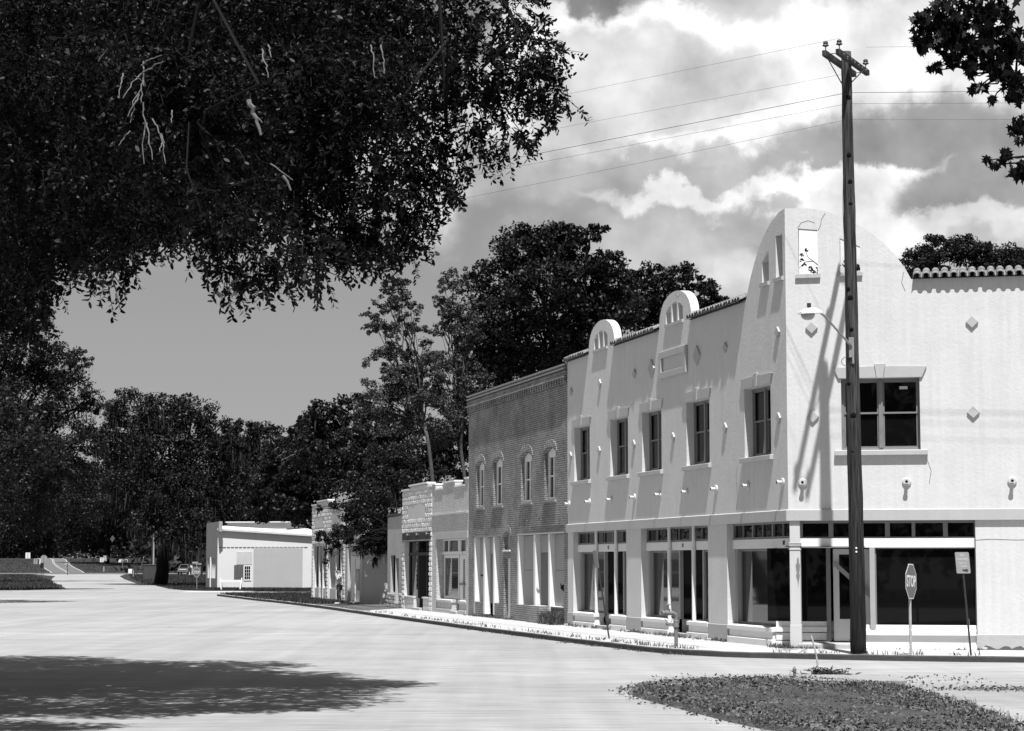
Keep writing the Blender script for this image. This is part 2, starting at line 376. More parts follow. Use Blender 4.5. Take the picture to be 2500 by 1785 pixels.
big_holes = [R(.17, .61, 8.76, 9.78), [(1.08, 8.76), (1.54, 8.76), (1.54, 9.27), (1.08, 9.50)]]
mb = MB()
mb.plate(outer, [R(a, b, WZ0, WZ1) for a, b in MW] + gap2 + gap1 + big_holes, 0, .24, FM)
for s0, s1 in ((0.0, .001),): pass
mb.plate(R(7.45, 9.1, 8.46, 9.2), [], .13, .2, FM); mb.plate(R(14.55, 16.15, 8.46, 9.15), [], .13, .2, FM)
side_out = [(0, 3.1), (0, 10.35), (.31, 10.35), (.67, 10.32), (.96, 10.25), (1.31, 10.12), (1.68, 9.93), (1.98, 9.73), (2.27, 9.48), (2.56, 9.16), (2.78, 8.85), (2.92, 8.58), (12, 8.58), (12, 3.1)]
mb.plate(side_out, [R(1.26, 3.07, WZ0 + .03, 6.28), R(6.1, 7.9, WZ0 + .03, 6.28), [(.31, 8.77), (.76, 8.77), (.76, 9.81), (.31, 9.86)], [(1.28, 8.79), (1.75, 8.79), (1.75, 9.38), (1.28, 9.60)]], 0, .24, FS)
# hidden back of the building
P = [FM(0.30, .3, 0), FM(18.9, .3, 0), FM(18.9, 15, 0), FS(12, 14, 0), FS(12, .3, 0)]
mb.add([(p.x, p.y, 3.3) for p in P] + [(p.x, p.y, 8.1) for p in P], [(0, 1, 2, 3, 4), (5, 6, 7, 8, 9), (1, 2, 7, 6), (2, 3, 8, 7), (3, 4, 9, 8)])
mb.build('wall', STUCCO, cb)
for i, (a, b) in enumerate(MW): window(FM, a, b, WZ0, WZ1, cb)
wsd = window(FS, 1.26, 3.07, 4.60, 6.28, cb); window(FS, 6.1, 7.9, 4.60, 6.28, cb)
q = MB(); q.box(2.60, 2.79, .205, .212, 6.02, 6.09, FS); q.build('paper_notice', flat('paper', .5), wsd)
# small sills below the open arches
for T, a, b, z in ((FM, .11, .68, 8.76), (FM, 1.03, 1.60, 8.76), (FS, .24, .82, 8.77), (FS, 1.22, 1.80, 8.79)):
    s = MB(); s.profile([(-.06, z - .10), (-.06, z - .01), (-.001, z), (-.001, z - .10)], a, b, T); s.build('arch_sill', STUCCO_TRIM, cb)
for a, b, z in ((7.5, 9.04, 8.56), (14.6, 16.12, 8.54)):
    s = MB(); s.profile([(-.05, z - .09), (-.05, z - .01), (-.001, z), (-.001, z - .09)], a, b, FM); s.build('arch_sill', STUCCO_TRIM, cb)
for a, b in ((2.70, 6.83), (9.62, 13.9), (16.7, 19.14)): tiles(FM, a, b, EZ, cb, OV=.165)
tiles(FS, 2.95, 12.0, 8.60, cb)
for s in (.5, 4.16, 11.87, 15.41, 18.64): diamond(FM, s, 7.45, .14, cb)
for s in (6.36, 10.27): diamond(FM, s, 7.45, .27, cb)
for s in (.5, 4.22, 8.39, 11.97, 15.51, 18.73): diamond(FM, s, 5.40, .14, cb)
for s, z in ((.6, 7.49), (4.29, 7.54), (.6, 5.39), (4.28, 5.44), (8.6, 7.54)): diamond(FS, s, z, .145, cb)
for k in range(9): spout(FM, .30 + 2.33 * k, 3.87, cb)
for s in (.35, 2.74, 5.12, 7.5): spout(FS, s, 3.85, cb)
pl = MB(); pl.plate(R(7.16, 9.52, 7.08, 7.82), [R(7.40, 9.28, 7.25, 7.64)], -.075, -.001, FM); pl.build('wall_plaque', STUCCO_TRIM, cb, bevel=.008)
b1 = MB(); b1.profile([(-.07, 2.96), (-.07, 3.205), (-.001, 3.225), (.2, 3.225), (.2, 2.96)], -.03, 19.15, FM)
b1.profile([(-.07, 2.962), (-.07, 3.207), (-.001, 3.227), (.2, 3.227), (.2, 2.962)], -.03, 12, FS)
b1.build('band_course', STUCCO_TRIM, cb)
# ground floor piers
for T, a, b, zb in ((FM, 4.22, 5.66, .43), (FM, 11.40, 12.82, .43), (FM, 18.52, 19.15, .43), (FS, 4.27, 12, .35)):
    pr = MB(); pr.box(a, b, 0, .55, zb, 2.96, T); q = pr.build('pier', STUCCO, cb)
    pb = MB(); pb.box(a - .02, b + .02, -.02, .56, -.15, zb, T); pb.build('pier_base', BASE_COURSE, q, bevel=.01)
# shop fronts in the three bays
def bulkhead(T, a, b, parent, o0=.0, top=.46, m=None, depth=.32, low=False, base=True):
    k = MB()
    k.profile([(o0 - .03, top - .12), (o0 - .03, top - .02), (o0 + .12, top), (o0 + depth, top), (o0 + depth, top - .12)], a, b, T)
    k.box(a + .04, b - .04, o0 + .02, o0 + depth - .02, .17, top - .12, T)
    if base: k.profile([(o0 - .03, -.1), (o0 - .03, .15), (o0 + .02, .17), (o0 + depth, .17), (o0 + depth, -.1)], a, b, T)
    return k.build('bulkhead', m or WHITE_WOOD, parent, bevel=.006)
def shop(T, a, b, parent, o=.17, z0=.53, zf0=2.33, zf1=2.56, zt=2.94, lights=3, wood=None, left=None, right=None, glass=None):
    """one bay: fascia beam, a row of transom lights above it and the shop window frames below"""
    wood = wood or WHITE_WOOD; W = MB(); W.box(a, b, o - .03, o + .09, zf0, zf1, T); W.build('fascia_beam', wood, parent, bevel=.005)
    fr = MB(); n = lights; e = .05; p = (b - a) / n
    for k in range(n + 1):
        x = a + k * p; x0, x1 = (max(a, x - .04), min(b, x + .04)); fr.box(x0, x1, o + .0, o + .06, zf1 + .05, zt - .03, T)
    for k in range(n): fr.box(a + (k + .52) * p - .018, a + (k + .52) * p + .018, o + .015, o + .05, zf1 + .05, zt - .03, T)
    fr.box(a, b, o, o + .07, zf1, zf1 + .05, T).box(a, b, o, o + .07, zt - .03, zt + .02, T)
    f = fr.build('transom_window', FRAME_GREY, parent); g = MB(); g.box(a, b, o + .055, o + .062, zf1 + .05, zt - .03, T); g.build('pane', GLASS, f)
def display(T, a, b, o, z0, z1, parent, frame=None, e=.06, cill=True, name='shop_window'):
    fr = MB(); fr.box(a, b, o, o + .06, z0, z0 + e, T).box(a, b, o, o + .06, z1 - e, z1, T).box(a, a + e, o, o + .06, z0 + e, z1 - e, T).box(b - e, b, o, o + .06, z0 + e, z1 - e, T)
    f = fr.build(name, frame or FRAME_GREY, parent, bevel=.004); g = MB(); g.box(a + e, b - e, o + .035, o + .042, z0 + e, z1 - e, T); g.build('pane', GLASS if T is FS else GLASS_M, f); return f
shop(FM, .12, 4.20, cb, lights=3); shop(FM, 5.68, 11.38, cb, lights=3); shop(FM, 12.84, 18.50, cb, lights=3)
# second and third bay from the corner: window, recessed doorway, window, with iron pipe columns
for (a, d0, d1, b, c1, c2) in ((5.68, 7.36, 8.95, 11.38, 7.06, 9.10), (12.84, 14.52, 16.12, 18.50, 14.15, 16.22)):
    bulkhead(FM, a, d0, cb); bulkhead(FM, d1, b, cb)
    display(FM, a, d0 - .55, .30, .46, 2.33, cb); display(FM, d1 - .08, b - .1, .30, .46, 2.33, cb)
    for x0, x1, y0, y1 in ((b - .1, b, .22, .34), (d1 - .18, d1 - .08, .28, .38), (d0 - .55, d0 - .45, .28, .38)): jm = MB(); jm.box(x0, x1, y0, y1, .46, 2.33, FM); jm.build('shop_post', GREY_WOOD, cb)
    # splayed side windows of the doorway and doors at its back, coloured near black for the recess shade
    for (x0, x1) in ((d0 - .5, d0 + .15), (d1 - .12, d1 - .75)):
        rt = MB(); p = [FM(x0, .36, 0), FM(x1, 1.35, 0), FM(x1 + .04, 1.35, 0), FM(x0 + .04, .36, 0)]
        rt.add([(v.x, v.y, .46) for v in p] + [(v.x, v.y, 2.33) for v in p], [(0, 1, 2, 3), (4, 5, 6, 7), (0, 1, 5, 4), (1, 2, 6, 5), (2, 3, 7, 6), (3, 0, 4, 7)]); rt.build('side_window', GLASS, cb)
        rb = MB(); rb.add([(v.x, v.y, -.1) for v in p] + [(v.x, v.y, .455) for v in p], [(0, 1, 2, 3), (4, 5, 6, 7), (0, 1, 5, 4), (1, 2, 6, 5), (2, 3, 7, 6), (3, 0, 4, 7)]); rb.build('side_bulkhead', GREY_WOOD, cb)
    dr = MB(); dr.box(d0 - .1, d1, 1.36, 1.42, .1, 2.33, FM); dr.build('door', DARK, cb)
    st = MB(); st.box(d0 + .01, d1 - .01, .0, 1.36, -.1, .10, FM); st.build('doorstep', BASE_COURSE, cb)
    for c in (c1, c2):
        pc = MB(); p0 = FM(c, .09, .46); pc.tube([p0, p0 + Vector((0, 0, 1.9))], .058, 12); pc.tube([p0 + Vector((0, 0, 1.85)), p0 + Vector((0, 0, 1.9))], .072, 12); pc.tube([p0 + Vector((0, 0, 1.9)), p0 + Vector((0, 0, 2.5))], .05, 12)
        pc.build('pipe_column', GREY_WOOD if False else WHITE_WOOD, cb, smooth=False)
# bay next to the corner
bulkhead(FM, 1.10, 4.20, cb)
display(FM, 1.50, 4.08, .30, .46, 2.33, cb)
jm = MB(); jm.box(4.08, 4.2, .22, .34, .46, 2.33, FM); jm.build('shop_post', GREY_WOOD, cb)
rt = MB(); p = [FM(1.5, .36, 0), FM(.75, 1.9, 0), FM(.79, 1.92, 0), FM(1.54, .36, 0)]
rt.add([(v.x, v.y, .46) for v in p] + [(v.x, v.y, 2.9) for v in p], [(0, 1, 2, 3), (4, 5, 6, 7), (0, 1, 5, 4), (1, 2, 6, 5), (2, 3, 7, 6), (3, 0, 4, 7)]); rt.build('side_window', GLASS, cb)
rb = MB()
for (z0, z1, e) in ((-.1, .14, .0), (.16, .33, .03), (.35, .47, .0), (.47, .60, .06)):
    p = [FM(1.14 + e, .0 + .3, 0), FM(.4 + e, 2.0, 0), FS(.86 - e, 1.15, 0), FS(.86 - e, 1.25, 0), FM(.6 + e, 2.1, 0), FM(1.3 + e, .35, 0)]
    n = len(p); rb.add([(v.x, v.y, z0) for v in p] + [(v.x, v.y, z1) for v in p], [tuple(range(n)), tuple(range(n, 2 * n))] + [(i, (i + 1) % n, n + (i + 1) % n, n + i) for i in range(n)])
rb.box(-.4, .86, .95, 1.1, -.1, .14, FS); rb.box(-.4, .82, .98, 1.1, .16, .33, FS); rb.box(-.4, .86, .95, 1.1, .35, .47, FS); rb.box(-.4, .86, 1.0, 1.1, .47, .60, FS)
rb.build('entry_bulkhead', WHITE_WOOD, cb)
gd = MB(); gd.box(-.6, .80, 1.03, 1.05, .60, 2.33, FS); gd.build('entry_window', GLASS, cb)
ps = MB(); ps.box(.80, .90, .95, 1.07, .15, 2.33, FS); ps.build('entry_post', FRAME_GREY, cb)
ps = MB(); ps.box(1.86, 1.98, .0, .35, .45, 2.33, FS); ps.build('entry_post', GREY_WOOD, cb)
# white glazed door set back in the corner entry, with a plank leaning across it
dr = MB(); DO = 1.02
dr.plate(R(.96, 1.84, .14, 2.31), [R(1.09, 1.36, .66, 2.18)] if False else [R(1.10, 1.70, .66, 2.18)], DO, DO + .05, FS); d_ = dr.build('door', WHITE_WOOD, cb, bevel=.004)
k = MB(); k.box(1.38, 1.44, DO + .005, DO + .045, .66, 2.18, FS); k.build('door_rail', WHITE_WOOD, d_) if False else None
g = MB(); g.box(1.10, 1.70, DO + .02, DO + .03, .66, 2.18, FS); g.build('pane', GLASS, d_)
k = MB(); p0, p1 = FS(.98, DO - .06, 1.98), FS(2.0, DO - .08, 1.05); dv = (p1 - p0).normalized(); nr = dv.cross(FS.i).normalized() * .05
k.add([p0 + nr, p0 - nr, p1 - nr, p1 + nr] + [v - FS.i * .03 for v in (p0 + nr, p0 - nr, p1 - nr, p1 + nr)], [(0, 1, 2, 3), (7, 6, 5, 4), (0, 1, 5, 4), (1, 2, 6, 5), (2, 3, 7, 6), (3, 0, 4, 7)])
k.build('nailed_plank', GREY_WOOD, cb)
st = MB(); st.box(.20, 1.72, -.05, 1.1, -.12, .11, FS); st.build('doorstep', BASE_COURSE, cb, bevel=.01)
en = MB(); p = [FM(1.1, .3, 0), FM(.7, 2.2, 0), FS(1.9, 2.2, 0), FS(1.9, .35, 0), FS(1.7, .0, 0), FS(.2, 0, 0), FM(.2, .0, 0)]
for z0, z1, in ((2.345, 2.36),): en.add([(v.x, v.y, z0) for v in p] + [(v.x, v.y, z1) for v in p], [tuple(range(7)), tuple(range(7, 14))])
en.build('entry_ceiling', GREY_WOOD, cb)
# inner walls that keep the shop dark
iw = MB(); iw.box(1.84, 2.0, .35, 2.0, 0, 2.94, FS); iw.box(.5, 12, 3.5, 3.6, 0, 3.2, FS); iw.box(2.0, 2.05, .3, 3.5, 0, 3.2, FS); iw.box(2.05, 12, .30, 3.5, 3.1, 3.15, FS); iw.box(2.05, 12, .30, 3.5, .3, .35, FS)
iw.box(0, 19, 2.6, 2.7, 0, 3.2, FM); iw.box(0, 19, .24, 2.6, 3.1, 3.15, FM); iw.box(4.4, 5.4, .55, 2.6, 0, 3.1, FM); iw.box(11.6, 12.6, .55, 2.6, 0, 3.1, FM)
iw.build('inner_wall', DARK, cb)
# side shop front: transom lights, beam, big display window and stepped stall board
W = MB(); W.box(.20, 4.26, .10, .2, 2.33, 2.55, FS); W.build('fascia_beam', WHITE_WOOD, cb, bevel=.005)
fr = MB(); o = .13
for a, b in ((.20, .32), (.92, 1.03), (1.62, 1.70), (2.22, 2.33), (2.83, 2.91), (3.54, 3.65), (4.24, 4.28)): fr.box(a, b, o, o + .08, 2.585, 2.90, FS)
fr.box(.2, 4.28, o, o + .08, 2.555, 2.585, FS).box(.2, 4.28, o, o + .08, 2.90, 2.96, FS)
f = fr.build('transom_window', FRAME_GREY, cb); g = MB(); g.box(.3, 4.26, o + .06, o + .066, 2.585, 2.9, FS); g.build('pane', GLASS, f)
f = display(FS, 1.98, 4.27, .16, .50, 2.33, cb, e=.025)
lb = MB()
lb.box(1.74, 4.27, .10, .3, .475, .55, FS)
lb.profile([(.10, .475), (-.03, .42), (-.03, .32), (.05, .30), (.2, .30), (.2, .475)], 1.72, 4.25, FS)
lb.box(1.74, 4.25, .04, .22, .12, .30, FS)
lb.profile([(.04, .12), (-.02, .10), (-.02, .05), (-.06, .03), (-.06, -.12), (.2, -.12), (.2, .12)], 1.72, 4.25, FS)
lb.build('stall_board', WHITE_WOOD, cb, bevel=.005)
# cast iron corner column
cc = MB(); c0 = FS(.145, .10, 0)
def sq(w, z0, z1, m): m.box(-w / 2 + .145, w / 2 + .145, .10 - w / 2, .10 + w / 2, z0, z1, FS)
sq(.27, -.05, .55, cc); sq(.25, .55, 2.28, cc); sq(.28, 2.28, 2.31, cc); sq(.24, 2.31, 2.38, cc); sq(.29, 2.38, 2.40, cc); sq(.25, 2.40, 2.43, cc); sq(.29, 2.43, 2.45, cc); sq(.24, 2.45, 2.96, cc)
cc.build('corner_column', IRON, cb, bevel=.02)
pp = MB(); rnd = random.Random(4); pts = []
for k in range(26):
    t = k / 25; w = .045 * (1 - abs(2 * t - .8) ** 1.6) * (.6 + .8 * rnd.random()) + .006; pts.append((t, w))
L = [(.215 - w, 2.10 - .68 * t) for t, w in pts] + [(.215 + w * .8, 2.10 - .68 * t) for t, w in reversed(pts)]
pp.plate(L, [], -.0285, -.024, FS); pp.build('bare_paint_patch', FRAME_GREY, cb)
for s, wd in ((.66, '109'), (8.1, '111'), (15.1, '113')): text(wd, .15, FM(s, .135, 2.45), -FM.u, (0, 0, 1), INK, cb, name='street_number', xs=.7)
for T, s in ((FM, 5.35), (FM, 12.4), (FM, 19.0), (FS, 4.42)):
    c = Vector(T(s, -.10, 0)); k = MB(); k.tube([c + Vector((0, 0, -.08)), c + Vector((0, 0, .03))], [.06, .06], 12); k.tube([c + Vector((0, 0, .03)), c + Vector((0, 0, .06))], [.07, .07], 12); k.build('drain_stub', STUCCO_SMOOTH, cb)
CRK = flat('crack', .12, .9)
for T, L in ((FS, [(.95, 10.2), (.86, 10.05), (.84, 9.92), (.78, 9.8)]), (FS, [(.30, 9.86), (.38, 9.99), (.55, 10.04), (.70, 9.98)]), (FS, [(2.75, 8.75), (2.70, 8.5), (2.78, 8.3)]), (FS, [(4.27, 2.5), (4.6, 2.52), (5.2, 2.50), (6, 2.52)]), (FM, [(1.2, 9.5), (1.35, 9.3), (1.3, 9.1)]), (FM, [(8.2, 9.3), (8.0, 9.2), (7.7, 9.25)]), (FM, [(3.4, 4.4), (3.5, 4.1), (3.42, 3.7), (3.5, 3.3)]), (FM, [(12.8, 6.2), (12.5, 6.5), (12.1, 6.6)]), (FS, [(3.2, 4.4), (3.3, 4.1), (3.25, 3.8)])):
    ck = MB()
    for (a0, z0), (a1, z1) in zip(L, L[1:]):
        dx, dz = a1 - a0, z1 - z0; q = math.hypot(dx, dz); nx, nz = -dz / q * .006, dx / q * .006
        ck.add([T(a0 + nx, -.003, z0 + nz), T(a0 - nx, -.003, z0 - nz), T(a1 - nx, -.003, z1 - nz), T(a1 + nx, -.003, z1 + nz)], [(0, 1, 2, 3)])
    ck.build('wall_crack', CRK, cb)
for T, s0, s1, seed in ((FM, 4.2, 5.68, 1), (FM, 11.38, 12.84, 2), (FM, 18.5, 19.17, 3), (FS, 4.25, 12, 4)):
    rr = random.Random(seed); L = [(s0, -.1)]; x = s0
    while x < s1: L.append((x, .02 + .10 * rr.random() ** 2)); x += rr.uniform(.05, .12)
    g = MB(); g.plate(L + [(s1, .03), (s1, -.1)], [], -.0235, -.021, T); g.build('base_grime', flat('grime', .09, .95), cb)
rf = MB(); rf.add([(p.x, p.y, 8.11) for p in P], [(0, 1, 2, 3, 4)]); rf.build('roof', ROOFING, cb)

# ------------------------------------------------------------------ the brick building
BRICK = brick_mat('dark red brick', .155, .10, .30, ang=M_ANG, ms=.010, stain=.35)
BRICK_L = brick_mat('worn brick', .17, .12, .28, ang=M_ANG, ms=.014)
WBRICK = brick_mat('white painted brick', .50, .46, .36, ang=M_ANG, ms=.009, bump=.9, stain=.10)
bb = thing('brick_building', tuple(FM(19.18, 0, 0)), 'dark brick two storey building with corbelled cornice and four narrow arched windows', 'building')
BA = (19.18, 33.34)
BW = [(20.60, 22.02), (23.70, 25.18), (27.86, 29.32), (30.71, 32.03)]
def archhole(a, b, z0, z1, rise=.16, n=8):
    return [(a, z0), (b, z0)] + [(b - (b - a) * k / n, z1 - rise + rise * math.sin(math.pi * k / n)) for k in range(n + 1)]
mb = MB()
mb.plate([(19.18, -.1), (19.18, 8.36), (33.34, 8.36), (33.34, -.1), (32.47, -.1), (32.47, 3.0), (28.18, 3.0), (28.18, -.1), (27.72, -.1), (27.72, 2.16), (26.74, 2.16), (26.74, -.1), (25.78, -.1), (25.78, 3.0), (19.62, 3.0), (19.62, -.1)],
         [archhole(a, b, 4.07, 5.80) for a, b in BW] + [archhole(26.74, 27.70, 2.46, 3.08)], 0, .25, FM)
P = [FM(19.2, .26, 0), FM(33.3, .26, 0), FM(33.3, 14, 0), FM(19.2, 14, 0)]
mb.add([(p.x, p.y, -.1) for p in P] + [(p.x, p.y, 7.9) for p in P], [(1, 2, 6, 5), (2, 3, 7, 6), (3, 0, 4, 7)])
bw_ = mb.build('wall', BRICK, bb)
rf = MB(); rf.add([(p.x, p.y, 7.9) for p in P], [(0, 1, 2, 3)]); rf.build('roof', ROOFING, bb)
cn = MB(); n = 44; p_ = (33.34 - 19.18) / n
for k in range(n): cn.box(19.18 + k * p_ + .05, 19.18 + k * p_ + .05 + p_ * .5, -.10, -.001, 7.76, 7.96, FM)
cn.box(19.17, 33.35, -.13, -.001, 7.96, 8.02, FM).box(19.17, 33.35, -.07, -.001, 8.02, 8.20, FM)
cn.build('cornice', BRICK, bb)
cp = MB(); cp.box(19.17, 33.36, -.09, .27, 8.36, 8.42, FM); cp.box(19.17, 33.36, -.10, -.002, 8.24, 8.29, FM); cp.build('coping', mat('stone coping', .24, .9, .1, var=.2, scale=3, spots=.4), bb)
WF = mat('white sash paint', .66, .55, .3, var=.04)
for a, b in BW:
    # arched brick hood, wooden frame with an arched head, two sashes and a centre bar
    h = MB(); c = (a + b) / 2; r = (b - a) / 2
    for k in range(9):
        t0 = math.pi * (k + .08) / 9; t1 = math.pi * (k + .92) / 9
        q = [(c - (r + .02) * math.cos(t0), 5.64 + .2 * math.sin(t0)), (c - (r + .02) * math.cos(t1), 5.64 + .2 * math.sin(t1)), (c - (r + .17) * math.cos(t1), 5.66 + .42 * math.sin(t1)), (c - (r + .17) * math.cos(t0), 5.66 + .42 * math.sin(t0))]
        h.plate(q, [], -.022, -.001, FM)
    h.build('window_hood', BRICK_L, bb)
    f = MB(); f.plate(archhole(a, b, 4.07, 5.80), [R(a + .14, c - .06, 4.17, 5.5), R(c + .06, b - .14, 4.17, 5.5)], .13, .20, FM)
    w = f.build('window', WF, bb, bevel=.005)
    s = MB(); s.box(a + .14, b - .14, .16, .19, 4.85, 4.90, FM)
    for x in (a + .14, c + .06): s.box(x + .0, x + .035, .165, .195, 4.17, 5.5, FM)
    s.build('sash', WF, w); g = MB(); g.box(a + .1, b - .1, .205, .212, 4.15, 5.55, FM); g.build('pane', GLASS, w)
    s = MB(); s.box(a - .08, b + .08, -.06, .12, 3.98, 4.068, FM); s.build('sill', BRICK_L, w)
def board(name, a, b, o0, o1, z0, z1, m, parent, T=FM, bevel=.004): k = MB(); k.box(a, b, o0, o1, z0, z1, T); return k.build(name, m, parent, bevel=bevel)
# left shop front: boarded panels between white posts
board('shop_header', 28.19, 32.46, .02, .12, 2.95, 3.18, STUCCO_TRIM, bb)
for a, b in ((32.30, 32.46), (30.72, 30.95), (29.20, 29.42)): board('shop_post', a, b, .02, .25, .10, 2.945, WF, bb)
board('plywood_panel', 30.96, 32.29, .22, .25, .55, 2.94, PLY, bb); board('plywood_panel', 28.19, 29.19, .22, .25, .55, 2.94, PLY, bb)
board('plywood_panel', 29.43, 30.71, .22, .25, 2.34, 2.94, PLY, bb)
board('door', 29.43, 30.71, .24, .28, .50, 2.33, PLY_DARK, bb); board('door_gap', 29.43, 30.71, .55, .58, -.1, .50, DARK, bb)
board('slot', 31.1, 32.2, .214, .219, 1.50, 1.56, DARK, bb, bevel=0)
for a, b in ((30.96, 32.46), (28.19, 29.19)): board('bulkhead', a, b, .02, .3, -.1, .54, BRICK, bb); 
text('3', .25, FM(29.95, .215, 2.55), -FM.u, (0, 0, 1), INK, bb, name='street_number', xs=.8)
# stair door and niche
board('stair_door', 26.75, 27.71, .16, .2, -.05, 2.155, WF, bb); 
k = MB(); k.plate(archhole(26.74, 27.70, 2.46, 3.08), [], .15, .2, FM); k.build('niche_panel', PLY, bb)
k = MB()
for q in range(7):
    t0 = math.pi * (q + .08) / 7; t1 = math.pi * (q + .92) / 7; c = 27.22; r = .48
    k.plate([(c - (r + .02) * math.cos(t0), 2.92 + .2 * math.sin(t0)), (c - (r + .02) * math.cos(t1), 2.92 + .2 * math.sin(t1)), (c - (r + .17) * math.cos(t1), 2.94 + .42 * math.sin(t1)), (c - (r + .17) * math.cos(t0), 2.94 + .42 * math.sin(t0))], [], -.02, -.001, FM)
k.build('niche_hood', BRICK_L, bb)
board('niche_sill', 26.70, 27.74, -.05, .14, 2.40, 2.458, WF, bb)
# right shop front
board('shop_header', 19.63, 25.77, .0, .12, 2.95, 3.235, STUCCO_TRIM, bb)
for a, b in ((25.60, 25.77), (23.32, 23.56), (21.46, 21.66)): board('shop_post', a, b, .02, .25, .05, 2.945, WF, bb)
for a, b in ((23.57, 25.59), (19.64, 21.45)):
    board('plywood_panel', a, b, .20, .23, .56, 1.745, PLY, bb); board('plywood_panel', a, b, .20, .23, 1.755, 2.94, PLY, bb)
board('plywood_panel', 21.67, 23.31, .20, .23, 2.34, 2.94, PLY, bb); board('door', 21.67, 23.31, .22, .25, .58, 2.335, PLY_DARK, bb)
board('bulkhead', 23.6, 25.62, -.16, .19, -.1, .55, BRICK_L, bb); board('bulkhead', 21.60, 23.25, -.30, .21, -.1, .57, BRICK_L, bb); board('bulkhead', 19.64, 21.5, .05, .3, -.1, .54, BRICK, bb)
board('panel_foot', 19.66, 21.44, .04, .22, .541, .57, WF, bb)
hb = MB(); hb.plate([(20.75, 1.34), (20.62, 1.25), (20.30, 1.30), (20.05, 1.22), (19.78, 1.24), (19.74, 1.12), (20.1, 1.10), (20.25, 1.04), (20.7, 1.15)], [], .190, .199, FM); hb.plate([(20.1, 1.50), (19.9, 1.44), (19.7, 1.46), (19.72, 1.38), (20.05, 1.37)], [], .190, .199, FM)
hb.build('broken_hole', DARK, bb)
for s in (24.2, 22.3):
    c = Vector(FM(s, 0, 3.42)); k = MB(); k.tube([c - FM.i * .0, c - FM.i * .1, c - FM.i * .12 + Vector((0, 0, .07))], .025, 6); k.build('iron_hook', METAL_D, bb)

# ------------------------------------------------------------------ the low white painted brick shop
wb = thing('painted_brick_shop', tuple(FM(33.4, 0, 0)), 'low white painted brick shop with notched parapet left of the dark brick building', 'building')
mb = MB()
mb.plate([(33.36, -.1), (33.36, 5.25), (33.95, 5.25), (33.95, 4.99), (35.76, 4.99), (35.76, 5.22), (37.96, 5.22), (37.96, 4.99), (39.42, 4.99), (39.42, 5.22), (40.05, 5.22), (40.05, -.1), (39.2, -.1), (39.2, 3.0), (33.7, 3.0), (33.7, -.1)], [], 0, .3, FM)
P = [FM(33.38, .31, 0), FM(40.04, .31, 0), FM(40.04, 12, 0), FM(33.38, 12, 0)]
mb.add([(p.x, p.y, -.1) for p in P] + [(p.x, p.y, 4.6) for p in P], [(1, 2, 6, 5), (2, 3, 7, 6), (3, 0, 4, 7)]); mb.build('wall', WBRICK, wb)
rf = MB(); rf.add([(p.x, p.y, 4.6) for p in P], [(0, 1, 2, 3)]); rf.build('roof', ROOFING, wb)
cp = MB()
for a, b, z in ((33.34, 33.97, 5.25), (33.97, 35.74, 4.99), (35.74, 37.98, 5.22), (37.98, 39.40, 4.99), (39.40, 40.05, 5.22)): cp.box(a, b, -.04, .33, z, z + .06, FM); 
cp.build('coping', WF, wb)
board('string_course', 33.36, 40.05, -.06, -.001, 3.93, 4.0, WBRICK, wb)
board('shop_header', 33.42, 39.4, -.03, .12, 2.96, 3.23, STUCCO_TRIM, wb)
k = MB()
for a, b in ((33.7, 33.82), (34.47, 35.0), (35.9, 36.36), (38.06, 38.2), (39.06, 39.2)): k.box(a, b, .27, .36, 2.46, 2.9, FM)
k.box(33.7, 39.2, .27, .36, 2.9, 2.96, FM).box(33.7, 39.2, .25, .37, 2.33, 2.459, FM)
f = k.build('transom_window', WHITE_WOOD, wb); g = MB(); g.box(33.8, 39.1, .33, .337, 2.46, 2.9, FM); g.build('pane', GLASS, f)
display(FM, 36.3, 39.1, .29, .54, 2.32, wb, frame=WHITE_WOOD, e=.12); display(FM, 33.72, 34.5, .29, .54, 2.32, wb, frame=WHITE_WOOD, e=.08)
k = MB(); k.plate(R(34.6, 36.2, .12, 2.32), [R(35.22, 35.62, .6, 2.15)], .30, .36, FM); d_ = k.build('door', WHITE_WOOD, wb); g = MB(); g.box(35.22, 35.62, .33, .34, .6, 2.15, FM); g.build('pane', FRAME_GREY, d_)
board('door_bar', 35.1, 36.1, .24, .29, 1.12, 1.19, FRAME_GREY, d_); 
bulkhead(FM, 36.3, 39.18, wb, top=.54, m=WBRICK); bulkhead(FM, 33.72, 35.1, wb, top=.54, m=WBRICK)
board('doorstep', 35.15, 36.25, -.1, .3, -.1, .10, BASE_COURSE, wb)
text('7', .16, FM(35.5, .245, 2.395), -FM.u, (0, 0, 1), INK, wb, name='street_number', xs=.8)

